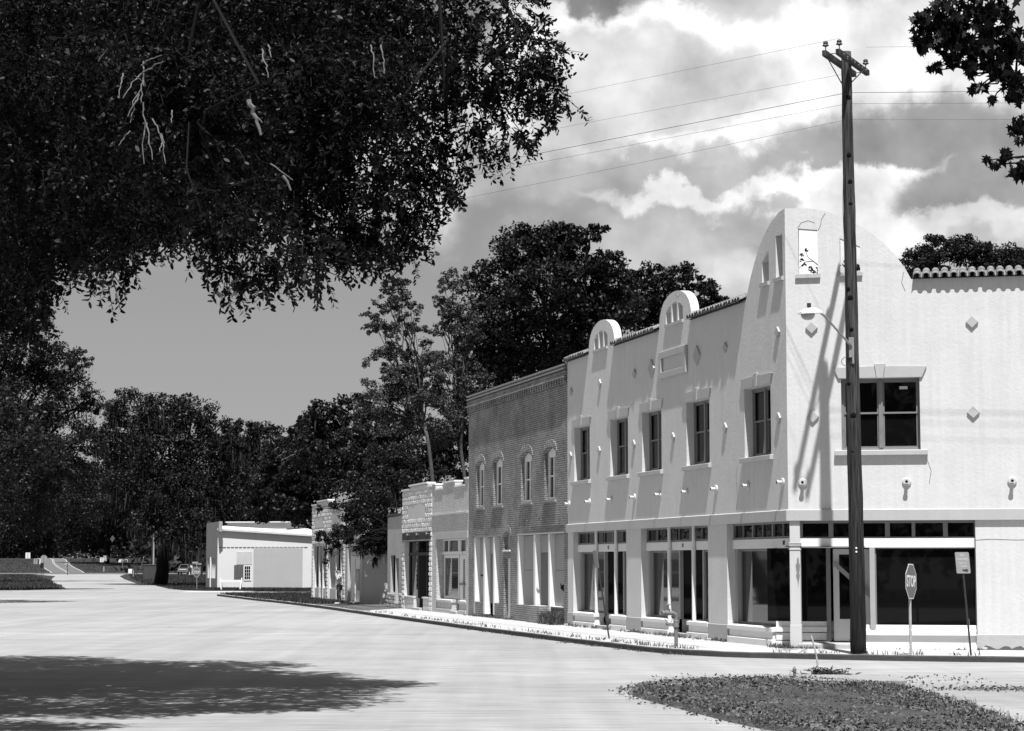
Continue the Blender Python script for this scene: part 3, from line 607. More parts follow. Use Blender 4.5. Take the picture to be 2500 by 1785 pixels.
# ------------------------------------------------------------------ rock faced concrete block fronts
def block_wall(mb, s0, s1, z0, z1, T, skip=(), bw=.40, bh=.205, seed=0, proud=.032, top=None):
    rnd = random.Random(seed); nz = max(1, round((z1 - z0) / bh)); dz = (z1 - z0) / nz
    for r in range(nz):
        za = z0 + r * dz; zb = za + dz; x = s0 - (bw / 2 if r % 2 else 0)
        while x < s1:
            a, b = max(x, s0), min(x + bw, s1); x += bw
            if b - a < .06: continue
            c, d = (a + b) / 2, (za + zb) / 2
            if any(e[0] < c < e[1] and e[2] < d < e[3] for e in skip): continue
            if top and d > top(c): continue
            p = proud * rnd.uniform(.75, 1.3); e1, e2 = (b - a) * rnd.uniform(.16, .26), (b - a) * rnd.uniform(.16, .26); h1, h2 = dz * rnd.uniform(.18, .30), dz * rnd.uniform(.2, .36)
            q = [T(a + .006, 0, za + .006), T(b - .006, 0, za + .006), T(b - .006, 0, zb - .006), T(a + .006, 0, zb - .006),
                 T(a + e1, -p, za + h1), T(b - e2, -p * rnd.uniform(.8, 1.2), za + h1), T(b - e2, -p, zb - h2), T(a + e1, -p * rnd.uniform(.8, 1.2), zb - h2)]
            mb.add(q, [(4, 5, 6, 7), (0, 1, 5, 4), (1, 2, 6, 5), (2, 3, 7, 6), (3, 0, 4, 7)])
BLOCK = mat('white painted block', .54, .9, .1, var=.06, scale=2, bump=.3, bscale=30, streak=.03)
bk = thing('rock_faced_block_shop', tuple(FM(40.05, 0, 0)), 'low white rock faced block shop with black timber shop front and blank sign panel', 'building')
def btop(c): return 5.32 if 40.95 < c < 44.8 else 5.16
mb = MB()
mb.plate([(40.06, -.1), (40.06, 5.16), (40.95, 5.16), (40.95, 5.32), (44.8, 5.32), (44.8, 5.16), (46.44, 5.16), (46.44, -.1), (45.9, -.1), (45.9, 3.3), (40.62, 3.3), (40.62, -.1)], [], .001, .3, FM)
block_wall(mb, 40.07, 46.43, 3.31, 5.32, FM, skip=[(41.35, 45.12, 3.86, 4.5)], seed=2, top=btop)
block_wall(mb, 45.9, 46.43, .0, 3.31, FM, seed=3, bw=.27); block_wall(mb, 40.07, 40.6, .0, 3.31, FM, seed=4, bw=.27)
P = [FM(40.07, .31, 0), FM(46.42, .31, 0), FM(46.42, 12, 0), FM(40.07, 12, 0)]
mb.add([(p.x, p.y, -.1) for p in P] + [(p.x, p.y, 4.6) for p in P], [(1, 2, 6, 5), (2, 3, 7, 6), (3, 0, 4, 7)]); mb.build('wall', BLOCK, bk)
rf = MB(); rf.add([(p.x, p.y, 4.6) for p in P], [(0, 1, 2, 3)]); rf.build('roof', ROOFING, bk)
board('sign_panel', 41.35, 45.12, -.02, .0, 3.86, 4.5, STUCCO_SMOOTH, bk)
cp = MB()
for a, b, z in ((40.05, 40.93, 5.17), (40.93, 44.82, 5.33), (44.82, 46.46, 5.17)): cp.box(a, b, -.06, .33, z, z + .07, FM)
cp.build('coping', WF, bk)
board('shop_header', 40.3, 46.2, -.06, .12, 2.93, 3.3, DARK_WOOD, bk)
for s in (40.9, 43.0, 45.0):
    c = Vector(FM(s, -.065, 3.22)); k = MB(); k.tube([c, c - FM.i * .03], [.06, .05], 10); k.tube([c - FM.i * .01, c - FM.i * .01 - FM.u * .5], [.012, .012], 5); k.build('header_rosette', METAL_G, bk)
board('header_rail', 40.3, 46.2, -.075, -.061, 2.93, 2.99, FRAME_GREY, bk)
k = MB()
for a, b in ((40.63, 40.75), (42.05, 42.15), (43.85, 43.97), (45.78, 45.9)): k.box(a, b, .2, .3, .5, 2.93, FM)
k.box(40.63, 45.9, .18, .31, 2.32, 2.45, FM); f = k.build('shop_window', DARK_WOOD, bk); 
g = MB(); g.box(40.7, 42.1, .26, .267, .5, 2.93, FM).box(43.9, 45.85, .26, .267, .5, 2.93, FM).box(42.1, 43.9, .26, .267, 2.45, 2.93, FM); g.build('pane', GLASS, f)
board('door', 42.15, 43.85, 1.1, 1.15, .1, 2.32, DARK, bk); board('doorway_side', 43.86, 43.9, .27, 1.1, .1, 2.32, DARK_WOOD, bk); board('doorway_side', 42.1, 42.14, .27, 1.1, .1, 2.32, DARK_WOOD, bk); board('doorway_ceiling', 42.1, 43.9, .31, 1.1, 2.34, 2.36, DARK, bk)
board('doorstep', 42.2, 43.8, -.1, 1.1, -.1, .09, BASE_COURSE, bk)
for a, b in ((43.98, 45.88), (40.65, 42.04)):
    q = MB(); q.box(a, b, .03, .3, -.1, .5, FM); block_wall(q, a, b, .03, .5, lambda x, y, z: FM(x, y + .03, z), seed=6, bw=.7, bh=.23, proud=.02); q.box(a - .02, b + .02, -.02, .31, .505, .57, FM); q.build('bulkhead', BLOCK, bk)

# ------------------------------------------------------------------ small rough stucco front beside the vacant lot
sb = thing('narrow_stucco_shop', tuple(FM(46.45, 0, 0)), 'narrow rough grey stucco front with dark parapet cap beside the vacant lot', 'building')
RST = mat('rough grey stucco', .36, .95, .1, var=.12, scale=1.5, bump=.7, bscale=10, spots=.25, fine=.06)
mb = MB(); mb.plate([(46.46, -.1), (46.46, 4.12), (49.93, 4.08), (49.93, -.1)], [R(48.02, 49.18, .67, 2.35), R(47.22, 48.0, .20, 2.22)], .0, .25, FM)
P = [FM(46.47, .26, 0), FM(49.92, .26, 0), FM(49.92, 11, 0), FM(46.47, 11, 0)]
mb.add([(p.x, p.y, -.1) for p in P] + [(p.x, p.y, 3.8) for p in P], [(1, 2, 6, 5), (2, 3, 7, 6), (3, 0, 4, 7)]); mb.build('wall', RST, sb)
for x0, x1 in ((48.05, 49.9), (46.5, 47.2)): q = MB(); block_wall(q, x0, x1, 0, .66, FM, seed=9, bw=.3, bh=.16, proud=.03); q.build('rubble_base', RST, sb)
rf = MB(); rf.add([(p.x, p.y, 3.8) for p in P], [(0, 1, 2, 3)]); rf.build('roof', ROOFING, sb)
board('coping', 46.46, 49.95, -.05, .28, 4.12, 4.22, mat('stained cap', .07, .9, .1, var=.3, scale=4), sb)
display(FM, 48.02, 49.18, .14, .67, 2.35, sb, frame=DARK_WOOD); board('door', 47.22, 48.0, .14, .18, .20, 2.22, PLY, sb)

# ------------------------------------------------------------------ the stucco shop and the paired block shops past the vacant lot
s6 = thing('white_stucco_shop', tuple(FM(56.5, 0, 0)), 'white stucco shop with stained door, its long side wall facing the vacant lot', 'building')
STAIN = mat('stained white stucco', .40, .92, .1, var=.14, scale=1.0, bump=.6, bscale=10, spots=.5, streak=.10)
mb = MB(); mb.plate([(56.5, -.1), (56.5, 5.12), (61.5, 5.12), (61.5, -.1), (60.75, -.1), (60.75, 3.05), (57.15, 3.05), (57.15, -.1)], [], 0, .3, FM)
FW = Frame(FM(56.5, 0, 0), S_ANG, S_IN); mb.box(.0, 12, .02, .3, -.1, 4.7, FW); mb.box(8, 8.3, .3, 12, -.1, 4.7, FW)
mb.build('wall', STAIN, s6)
board('coping', 56.46, 61.55, -.05, .33, 5.12, 5.22, WF, s6)
board('shop_front', 57.16, 60.74, .16, .22, -.05, 3.04, WHITE_WOOD, s6); board('louvre', 57.3, 60.4, .13, .159, 2.35, 2.85, GREY_WOOD, s6)
for z in (2.45, 2.55, 2.65, 2.75): board('louvre_slat', 57.3, 60.4, .11, .129, z, z + .03, WHITE_WOOD, s6)
board('door', 59.25, 60.3, .12, .159, .1, 2.2, WHITE_WOOD, s6); board('stained_panel', 57.3, 58.95, .12, .159, .66, 1.7, mat('mould stained board', .22, .8, .2, var=.3, scale=1.2, streak=.3), s6)
board('doorstep', 57.5, 59, -.25, .1, -.1, .08, BASE_COURSE, s6)
k = MB(); A = FW(1.1, -.04, 3.0); k.tube([A, A + Vector((0, 0, -1.0))], .045, 6); k.tube([A, FW(1.9, -.04, 3.45)], .045, 6); k.build('downspout', WHITE_WOOD, s6)
s7 = thing('paired_block_shop', tuple(FM(61.55, 0, 0)), 'paired white block shop fronts with stepped parapet at the far end of the row', 'building')
def stop_(c): return 5.38 if 67.0 < c < 70.7 else (5.2 if c > 70.7 else 5.1)
mb = MB(); mb.plate([(61.56, -.1), (61.56, 5.1), (66.95, 5.1), (66.95, 5.36), (70.7, 5.36), (70.7, 5.2), (72.6, 5.2), (72.6, -.1), (72.1, -.1), (72.1, 3.05), (67.5, 3.05), (67.5, -.1), (67.0, -.1), (67.0, 3.05), (62.1, 3.05), (62.1, -.1)], [], .001, .3, FM)
block_wall(mb, 61.57, 72.58, 3.06, 5.36, FM, skip=[(62.6, 65.9, 4.0, 4.8), (68.4, 71.6, 3.96, 4.5)], seed=12, top=stop_)
for a, b in ((72.1, 72.58), (67.0, 67.5), (61.57, 62.1)): block_wall(mb, a, b, 0, 3.05, FM, seed=int(a), bw=.27)
P = [FM(61.57, .31, 0), FM(72.58, .31, 0), FM(72.58, 12, 0), FM(61.57, 12, 0)]
mb.add([(p.x, p.y, -.1) for p in P] + [(p.x, p.y, 4.6) for p in P], [(1, 2, 6, 5), (2, 3, 7, 6), (3, 0, 4, 7)]); mb.build('wall', BLOCK, s7)
rf = MB(); rf.add([(p.x, p.y, 4.6) for p in P], [(0, 1, 2, 3)]); rf.build('roof', ROOFING, s7)
board('sign_panel', 62.6, 65.9, -.02, .0, 4.0, 4.8, STAIN, s7); board('sign_panel', 68.4, 71.6, -.02, .0, 3.96, 4.5, STUCCO_SMOOTH, s7)
cp = MB()
for a, b, z in ((61.54, 66.93, 5.11), (66.93, 70.72, 5.37), (70.72, 72.62, 5.21)): cp.box(a, b, -.06, .33, z, z + .07, FM)
cp.build('coping', WF, s7)
for a, b, c, d in ((67.5, 72.1, 69.2, 70.3), (62.1, 67.0, 63.2, 64.6)):
    k = MB()
    for x in (a, c - .15, d, b - .15): k.box(x, x + .15, .05, .2, .0, 3.05, FM)
    k.box(a, b, .1, .2, 2.95, 3.05, FM); f = k.build('shop_window', WHITE_WOOD, s7); g = MB(); g.box(a + .1, b - .1, .22, .227, .6, 2.95, FM); g.build('pane', GLASS, f)
    board('doorway', c, d - .15, .16, .2, .0, 2.45, DARK, s7)
    q = MB(); q.box(a, c - .15, .08, .25, -.1, .66, FM); q.box(d, b, .08, .25, -.1, .66, FM); q.build('bulkhead', BLOCK, s7)
board('blind_panel', 64.8, 66.6, .15, .2, .67, 2.9, PLY, s7)

# ------------------------------------------------------------------ the white warehouse at the far corner
W0 = Vector((-24.945, 181.18, -.05)); FWS = Frame(W0, S_ANG, S_IN); FWM = Frame(W0, M_ANG, M_IN)
wh = thing('white_warehouse', tuple(W0), 'white single storey warehouse with corrugated side panel and grey boarded front parapet', 'building')
WP = mat('white painted masonry', .58, .9, .1, var=.04, scale=1, bump=.35, bscale=6, spots=.12)
CORR = mat('corrugated sheet', .40, .6, .3, var=.05, scale=1)
mb = MB(); mb.plate([(0, -.3), (0, 4.95), (14, 4.05), (14, -.3)], [], 0, .3, FWS); mb.box(14, 14.3, .0, 12, -.3, 4.0, FWS); mb.build('wall', WP, wh)
k = MB(); k.profile([(-.26, -.0), (-.26, .16), (.3, .35), (6, .6), (6, .4), (.3, .0)], 0, 1, lambda a, o, z: FWS(a * 14 + .05, o, z + 4.86 - .90 * a)); k.build('roof', mat('pale roof sheet', .5, .8, .2, var=.1, scale=2), wh)
mb = MB(); mb.box(.28, 5.6, 1.5, 8, 4.8, 5.52, FWS); u = mb.build('upper_wall', GREY_WOOD, wh); k = MB(); k.box(.2, 5.8, 1.3, 8.2, 5.53, 5.62, FWS); k.build('upper_roof', WP, wh)
GB = mat('grey vertical boards', .26, .9, .1, var=.12, scale=3, streak=.35)
mb = MB(); mb.plate([(-.9, 4.75), (-.9, 5.6), (9.0, 5.6), (9.0, -.3), (0.0, -.3), (0, 4.75)], [R(1.4, 7.9, .80, 2.52)], -.02, .28, FWM); mb.build('front_wall', GB, wh)
k = MB()
for x in [1.4 + .62 * i for i in range(11)]: k.box(x, x + .18, .02, .1, .8, 2.52, FWM)
k.box(4.9, 5.3, -.1, .02, -.2, 2.6, FWM); f = k.build('front_window', WF, wh); g = MB(); g.box(1.4, 7.9, .15, .16, .8, 2.52, FWM); g.build('pane', GLASS, f)
k = MB(); n = 58
for i in range(n): x = 3.2 + 4.33 * i / n; k.box(x + .012, x + .052, -.055, -.02, .0, 3.38, FWS)
k.box(3.2, 7.53, -.02, -.002, .0, 3.38, FWS); k.build('corrugated_panel', CORR, wh)
board('shutter', 1.50, 2.32, -.05, -.002, .72, 1.93, mat('dark shutter', .09, .8, .2, var=.2, scale=2, streak=.2), wh, FWS)
k = MB(); k.box(2.34, 3.02, -.04, -.002, .62, .72, FWS).box(2.34, 3.02, -.04, -.002, 1.82, 1.90, FWS).box(2.34, 2.43, -.04, -.002, .72, 1.82, FWS).box(2.93, 3.02, -.04, -.002, .72, 1.82, FWS)
for i in (1, 2): k.box(2.43 + .5 * i / 3 - .012, 2.43 + .5 * i / 3 + .012, -.03, -.005, .72, 1.82, FWS)
for i in (1, 2, 3): k.box(2.43, 2.93, -.031, -.004, .72 + 1.1 * i / 4 - .012, .72 + 1.1 * i / 4 + .012, FWS)
f = k.build('window', WF, wh); g = MB(); g.box(2.43, 2.93, -.012, -.003, .72, 1.82, FWS); g.build('pane', GLASS, f)
board('patch_panel', 1.7, 3.06, -.03, -.002, 1.97, 3.05, mat('patched render', .45, .9, .1, var=.12, scale=2), wh, FWS)
k = MB()
for i in range(22): k.box(.1 + i * .36, .1 + i * .36 + .28, -.03, -.002, 3.395, 3.45, FWS)
k.build('beam_edge', mat('broken edge', .15, .9, .1, var=.3, scale=6), wh)

# ------------------------------------------------------------------ ground, roads, kerb
TK = [(-100, 0), (200, 0), (230, .08), (260, .2), (300, .4), (330, .5), (350, .65), (370, 1.0), (390, 1.5), (410, 1.93), (430, 2.35), (470, 3.1), (500, 3.43), (540, 3.5), (700, 3.2), (3000, 2.0)]
def TZ(y):
    for (a, p), (b, q) in zip(TK, TK[1:]):
        if y <= b: return p + (q - p) * (y - a) / (b - a)
    return TK[-1][1]
GRASS = mat('dry grass ground', .032, .95, .05, var=.22, scale=.35, bump=.6, bscale=6, fine=.2, fscale=4, bdist=.05)
ASPH = mat('sun bleached asphalt', .232, .9, .12, var=.13, scale=.45, bump=.5, bscale=30, sx=.16, sy=1.0, rz=math.radians(8), fine=.30, fscale=5, bdist=.014, det=12, spots=.10)
nt, nd, lk = nodes(ASPH); b = nd['Principled BSDF']; src = b.inputs['Base Color'].links[0].from_socket
tc = nd.new('ShaderNodeTexCoord'); base_col = src
for rz_, sc_, amp_, sd_ in ((-TH, (.9, .035, 1), .17, 2.0), (-TH - .35, (.35, .02, 1), .12, 1.5), (.1, (.03, .16, 1), .24, 1.0)):
    mp = nd.new('ShaderNodeMapping'); mp.vector_type = 'POINT'; mp.inputs['Rotation'].default_value = (0, 0, rz_); mp.inputs['Scale'].default_value = sc_; lk.new(tc.outputs['Object'], mp.inputs[0])
    no = nd.new('ShaderNodeTexNoise'); no.inputs['Scale'].default_value = sd_; no.inputs['Detail'].default_value = 6; lk.new(mp.outputs[0], no.inputs['Vector'])
    mr = nd.new('ShaderNodeMapRange'); mr.inputs['From Min'].default_value = .3; mr.inputs['From Max'].default_value = .7; mr.inputs['To Min'].default_value = 1 - amp_ * .5; mr.inputs['To Max'].default_value = 1 + amp_ * .5; lk.new(no.outputs['Fac'], mr.inputs['Value'])
    mu = nd.new('ShaderNodeMath'); mu.operation = 'MULTIPLY'; lk.new(base_col, mu.inputs[0]); lk.new(mr.outputs[0], mu.inputs[1]); base_col = mu.outputs[0]
lk.new(base_col, b.inputs['Base Color'])
ASPH2 = mat('highway asphalt', .10, .9, .15, var=.08, scale=.2, fine=.05, fscale=10)
CONC = mat('concrete pavement', .35, .9, .15, var=.05, scale=.6, fine=.06, fscale=9, bump=.3, bscale=30, bdist=.01, spots=.12)
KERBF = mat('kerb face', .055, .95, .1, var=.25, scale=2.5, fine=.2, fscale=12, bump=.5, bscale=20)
PAINT = flat('road paint', .34, .7)
def grid_sheet(name, xs, ys, zf, m, kind='structure', jitter=None):
    vs = [(x, y, zf(x, y)) for y in ys for x in xs]; nx = len(xs)
    fs = [(j * nx + i, j * nx + i + 1, (j + 1) * nx + i + 1, (j + 1) * nx + i) for j in range(len(ys) - 1) for i in range(nx - 1)]
    mb = MB(); mb.v = vs; mb.f = fs; o = mb.build(name, m); return tag(o, kind=kind)
tag(grid_sheet('ground', [-900, -200, -100, -50, 0, 50, 100, 300, 900], [-80, 0, 60, 120, 200, 230, 260, 300, 330, 350, 370, 390, 410, 430, 470, 500, 540, 700, 3000], lambda x, y: TZ(y) - .15, GRASS), 'dry grass ground reaching to the treeline', 'ground')
def strip(name, rows, dz, m, label, cat):
    """rows: (y, x left, x right)"""
    mb = MB(); mb.v = [(x, y, TZ(y) + dz) for y, a, b in rows for x in (a, b)]
    mb.f = [(2 * i, 2 * i + 1, 2 * i + 3, 2 * i + 2) for i in range(len(rows) - 1)]
    return tag(mb.build(name, m), label, cat, kind='structure')
strip('road', [(-2, -75, 75), (60, -75, 75), (139, -75, 5), (150, -75, -14), (158, -75, -14), (166, -72, -23.5), (170, -60, -25.6), (171, -38.8, -26.2), (180, -37.4, -28.8), (200, -42, -33), (214, -45, -36), (222, -47.5, -38.9), (265, -57, -48), (300, -64, -55), (332, -74, -60)], -.126, ASPH, 'wide pale sun bleached main street', 'road')
strip('highway', [(332, -400, 300), (340, -400, 300), (349, -400, 300)], -.118, ASPH2, 'grey highway crossing at the end of the street', 'road')
HR = [(349, -75.2, -69.7), (360, -77.8, -72.2), (370, -80.4, -74.6), (380, -83, -77.2), (390, -85.6, -79.8), (400, -88, -82.2), (410, -90.4, -84.6), (420, -92.8, -87), (430, -95, -89.3), (450, -99.4, -93.6), (470, -103.8, -98), (500, -111, -105.0), (540, -121, -115)]
strip('hill_road', HR, -.10, ASPH2, 'narrow road climbing the hill beyond the highway', 'road')
mk = MB()
for e0, e1 in ((.0, .30), (.46, .48), (.51, .53), (.965, .995)):
    rows = [(y, a + (b - a) * e0 * (1 if e0 else 0) + (0.0), a + (b - a) * e1 if e0 else a + .20) for y, a, b in HR]
    b_ = len(mk.v); mk.v += [(x, y, TZ(y) - .09) for y, p, q in rows for x in (p, q)]; mk.f += [(b_ + 2 * i, b_ + 2 * i + 1, b_ + 2 * i + 3, b_ + 2 * i + 2) for i in range(len(rows) - 1)]
tag(mk.build('road_marking', PAINT), 'white edge and centre lines on the hill road', 'road marking', kind='structure')
KERB = [(-19.2, 141.5), (-19.3, 140.2), (-19.0, 139.0), (-17.2, 132), (-14.7, 122.5), (-13.0, 116.5), (-11.5, 110.9), (-9.6, 103.4), (-7.9, 96.3), (-6.5, 90.2), (-4.5, 81.6), (-2.6, 73.6), (-.9, 66.5), (1.05, 58.8), (1.9, 55.6), (2.6, 53.1), (3.25, 50.9), (4.0, 49.2), (5.0, 47.95), (6.3, 47.2), (7.6, 46.5), (8.8, 46.02), (10.2, 45.6), (14, 44.75), (24, 42.6), (50, 37.2)]
def smooth_path(P, n=4):
    out = []
    for i in range(len(P) - 1):
        p0 = Vector(P[max(i - 1, 0)]); p1 = Vector(P[i]); p2 = Vector(P[i + 1]); p3 = Vector(P[min(i + 2, len(P) - 1)])
        for k in range(n):
            t = k / n; out.append(.5 * ((2 * p1) + (p2 - p0) * t + (2 * p0 - 5 * p1 + 4 * p2 - p3) * t * t + (3 * p1 - p0 - 3 * p2 + p3) * t ** 3))
    return out + [Vector(P[-1])]
KP = smooth_path(KERB)
def offs(P, d):
    out = []
    for i, p in enumerate(P):
        t = (P[min(i + 1, len(P) - 1)] - P[max(i - 1, 0)]).normalized(); out.append(p + Vector((-t.y, t.x)) * d)
    return out
KI = offs(KP, .16)
rnd = random.Random(8)
mb = MB(); n = len(KP); zj = [rnd.uniform(-.006, .006) for _ in range(n)]
mb.v = [(p.x, p.y, -.2) for p in KP] + [(p.x + .0, p.y, -.02 + zj[i]) for i, p in enumerate(KP)] + [(p.x * .85 + q.x * .15, p.y * .85 + q.y * .15, .004 + zj[i]) for i, (p, q) in enumerate(zip(KP, KI))] + [(q.x, q.y, .006 + zj[i]) for i, q in enumerate(KI)] + [(q.x, q.y, -.2) for q in KI]
for r in range(4): mb.f += [(r * n + i, r * n + i + 1, (r + 1) * n + i + 1, (r + 1) * n + i) for i in range(n - 1)]
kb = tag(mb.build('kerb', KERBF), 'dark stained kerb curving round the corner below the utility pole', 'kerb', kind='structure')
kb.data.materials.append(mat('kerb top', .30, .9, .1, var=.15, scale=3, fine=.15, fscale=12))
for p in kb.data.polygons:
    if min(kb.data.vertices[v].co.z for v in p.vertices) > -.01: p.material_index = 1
i_end = max(i for i, p in enumerate(KP) if p.y > 90)
W = KI[i_end:]
back = [FS(50, 1, 0), FS(0.3, 1, 0), FM(.3, 1, 0), FM(48, 1, 0)]
pv = [(p.x, p.y, 0) for p in W] + [(p.x, p.y, 0) for p in back]
tris = tessellate_polygon([[Vector(v) for v in pv]])
mb = MB(); mb.v = pv; mb.f = [tuple(t) for t in tris]
tag(mb.build('pavement', CONC), 'bright concrete pavement along the shop fronts', 'pavement', kind='structure')
mb = MB()
for i in range(44):
    s_ = 1.0 + i * 1.22; a, b = Vector(FM(s_, -3.35, .004)), Vector(FM(s_, -.03, .004)); e = FM.u * .012; mb.add([a - e, a + e, b + e, b - e], [(0, 1, 2, 3)])
for i in range(7):
    s_ = .4 + i * 1.3; a, b = Vector(FS(s_, -2.6, .004)), Vector(FS(s_, -.08, .004)); e = FS.u * .012; mb.add([a - e, a + e, b + e, b - e], [(0, 1, 2, 3)])
a, b = Vector(FM(1, -1.7, .004)), Vector(FM(54, -1.7, .004)); e = FM.i * .012; mb.add([a - e, a + e, b + e, b - e], [(0, 1, 2, 3)])
tag(mb.build('pavement_joint', flat('joint', .05, .9)), 'dark joints between the pavement slabs', 'joint', kind='structure')
mb = MB(); rr = random.Random(12)
for i in range(16):
    x, y = rr.uniform(-22, 4), rr.uniform(42, 120); L = rr.uniform(.6, 3.5); w = rr.uniform(.012, .035) * y / 50; n_ = 8; a = rr.uniform(-.25, .25) + (math.pi / 2 if rr.random() < .25 else 0); px_ = []
    for k in range(n_ + 1): t = k / n_ - .5; px_.append((x + L * t * math.cos(a) + rr.uniform(-.05, .05), y + L * t * math.sin(a) + rr.uniform(-.12, .12), w * (1 - abs(2 * t) ** 2 * .8)))
    b0 = len(mb.v); mb.v += [(p, q + s_ * ww, -.122) for p, q, ww in px_ for s_ in (-1, 1)]; mb.f += [(b0 + 2 * k, b0 + 2 * k + 1, b0 + 2 * k + 3, b0 + 2 * k + 2) for k in range(n_)]
tag(mb.build('road_crack', flat('crack filler', .10, .9)), 'fine dark cracks and patches in the pale street', 'road crack', kind='structure')
W = KI[:i_end + 1]
back = [FM(48, 1, 0), FM(57, .6, 0), FM(73, .6, 0), Vector((-6, 133, 0)), Vector((-6, 141.5, 0))]
pv = [(p.x, p.y, -.012) for p in W] + [(p.x, p.y, -.012) for p in back]
tris = tessellate_polygon([[Vector(v) for v in pv]])
mb = MB(); mb.v = pv; mb.f = [tuple(t) for t in tris]
DIRT = mat('dirt and thin grass', .085, .95, .05, var=.4, scale=.8, fine=.3, fscale=5, bump=.6, bscale=8, bdist=.04)
tag(mb.build('verge', DIRT), 'dirty verge with thin grass in front of the far shops', 'verge', kind='structure')
mb = MB(); mb.plate([(-30, 26.5), (30, 26.5)], [], 0, 1) if False else None
# lot between the shops
mb = MB(); pv = [FM(50, -.5, .01), FM(56.4, -.5, .01), FM(56.4, 12, .01), FM(50, 12, .01)]; mb.add(pv, [(0, 1, 2, 3)])
tag(mb.build('vacant_lot', DIRT), 'weedy ground of the vacant lot between two shops', 'ground', kind='structure')
# ------------------------------------------------------------------ fast leaf meshes
def mesh_from_arrays(name, V, nper, m, smooth=False):
    me = bpy.data.meshes.new(name); n = len(V); F_ = n // nper
    me.vertices.add(n); me.vertices.foreach_set('co', np.ascontiguousarray(V, dtype=np.float32).ravel())
    me.loops.add(n); me.loops.foreach_set('vertex_index', np.arange(n, dtype=np.int32))
    me.polygons.add(F_); me.polygons.foreach_set('loop_start', np.arange(0, n, nper, dtype=np.int32)); me.polygons.foreach_set('loop_total', np.full(F_, nper, dtype=np.int32))
    me.materials.append(m); me.update(calc_edges=True); return me
def unit(a): return a / (np.linalg.norm(a, axis=-1, keepdims=True) + 1e-9)
def leaf_quads(c, axis, size, wr, rng, six=False):
    """pointed leaves: centre, direction, length, width ratio"""
    n = len(c); r = unit(rng.normal(size=(n, 3))); b = unit(np.cross(axis, r)); L = size[:, None]; w = L * wr * .5
    if six:
        pts = [c - axis * L * .5, c - axis * L * .2 + b * w, c + axis * L * .22 + b * w * .9, c + axis * L * .5, c + axis * L * .22 - b * w * .9, c - axis * L * .2 - b * w]
    else: pts = [c - axis * L * .5, c + b * w, c + axis * L * .5, c - b * w]
    return np.stack(pts, 1).reshape(-1, 3)
def link_mesh(name, me, parent=None, loc=(0, 0, 0)):
    o = bpy.data.objects.new(name, me); COL.objects.link(o); o.parent = parent; o.location = loc; return o
def blades(points, h, spread, m, name, label, cat, seed, per=5, wid=.012):
    rng = np.random.default_rng(seed); P = np.repeat(np.array(points, float), per, 0); n = len(P)
    P[:, :2] += rng.normal(size=(n, 2)) * spread; H = h * rng.uniform(.4, 1.3, n)
    lean = rng.normal(size=(n, 2)) * .35; top = P + np.column_stack([lean * H[:, None], H]); a = rng.uniform(0, 6.28, n)
    s = np.column_stack([np.cos(a), np.sin(a), np.zeros(n)]) * wid; mid = (P + top) / 2 + np.column_stack([-lean * .12 * H[:, None], np.zeros(n)])
    V = np.stack([P - s, P + s, mid + s * .8, top, mid - s * .8], 1).reshape(-1, 3)
    o = link_mesh(name, mesh_from_arrays(name, V, 5, m)); return tag(o, label, cat, kind='stuff')
WEED = mat('weed green', .07, .7, .2, var=.3, scale=8)
rng = np.random.default_rng(3)
pts = []
for i in range(0, len(KP) - 1):
    for k in range(10):
        p = KI[i].lerp(KI[i + 1], rng.random())
        dens = .7 if 58 < p.y < 82 else (.55 if 49.5 < p.y < 58 else .2)
        if p.y < 100 and p.x < 14 and rng.random() < dens * abs(math.sin(p.y * 1.9 + p.x) * math.sin(p.y * .37 + 1)): pts.append((p.x + abs(rng.normal()) * .18, p.y + rng.normal() * .08, 0))
blades(pts, .10, .07, WEED, 'pavement_weeds', 'low tufts of weeds growing along the pavement edge behind the kerb', 'weeds', 1, per=6)
pts = []
for i in range(0, len(KP) - 1):
    for k in range(5):
        p = KP[i].lerp(KP[i + 1], rng.random())
        if 49 < p.y < 70 and rng.random() < .75 * abs(math.sin(p.y * 1.3)): pts.append((p.x - abs(rng.normal()) * .12, p.y - .05, -.12))
blades(pts, .05, .08, WEED, 'gutter_weeds', 'thin weeds and leaf litter in the gutter below the kerb', 'weeds', 2, per=8)
pts = [tuple(FM(s, -.06 - .1 * rng.random(), 0)) for s in list(rng.uniform(4, 19, 60)) + list(rng.uniform(19.6, 22, 90)) + list(rng.uniform(26, 33, 60)) + list(rng.uniform(-.3, .9, 40))] + [tuple(FS(s, -.1, -.03)) for s in list(rng.uniform(-.3, .6, 30)) + list(rng.uniform(1.8, 4.4, 12))]
blades(pts, .10, .06, WEED, 'wall_weeds', 'weeds growing at the foot of the shop walls', 'weeds', 4, per=6)
pts = [tuple(FM(s, o, 0)) for s, o in zip(rng.uniform(19.7, 21.5, 60), rng.uniform(-.3, .0, 60))]
o = blades(pts, .38, .08, WEED, 'weed_clump', 'dark bushy weeds at the foot of the boarded brick shop front', 'weeds', 5, per=14, wid=.02); o['kind'] = 'stuff'
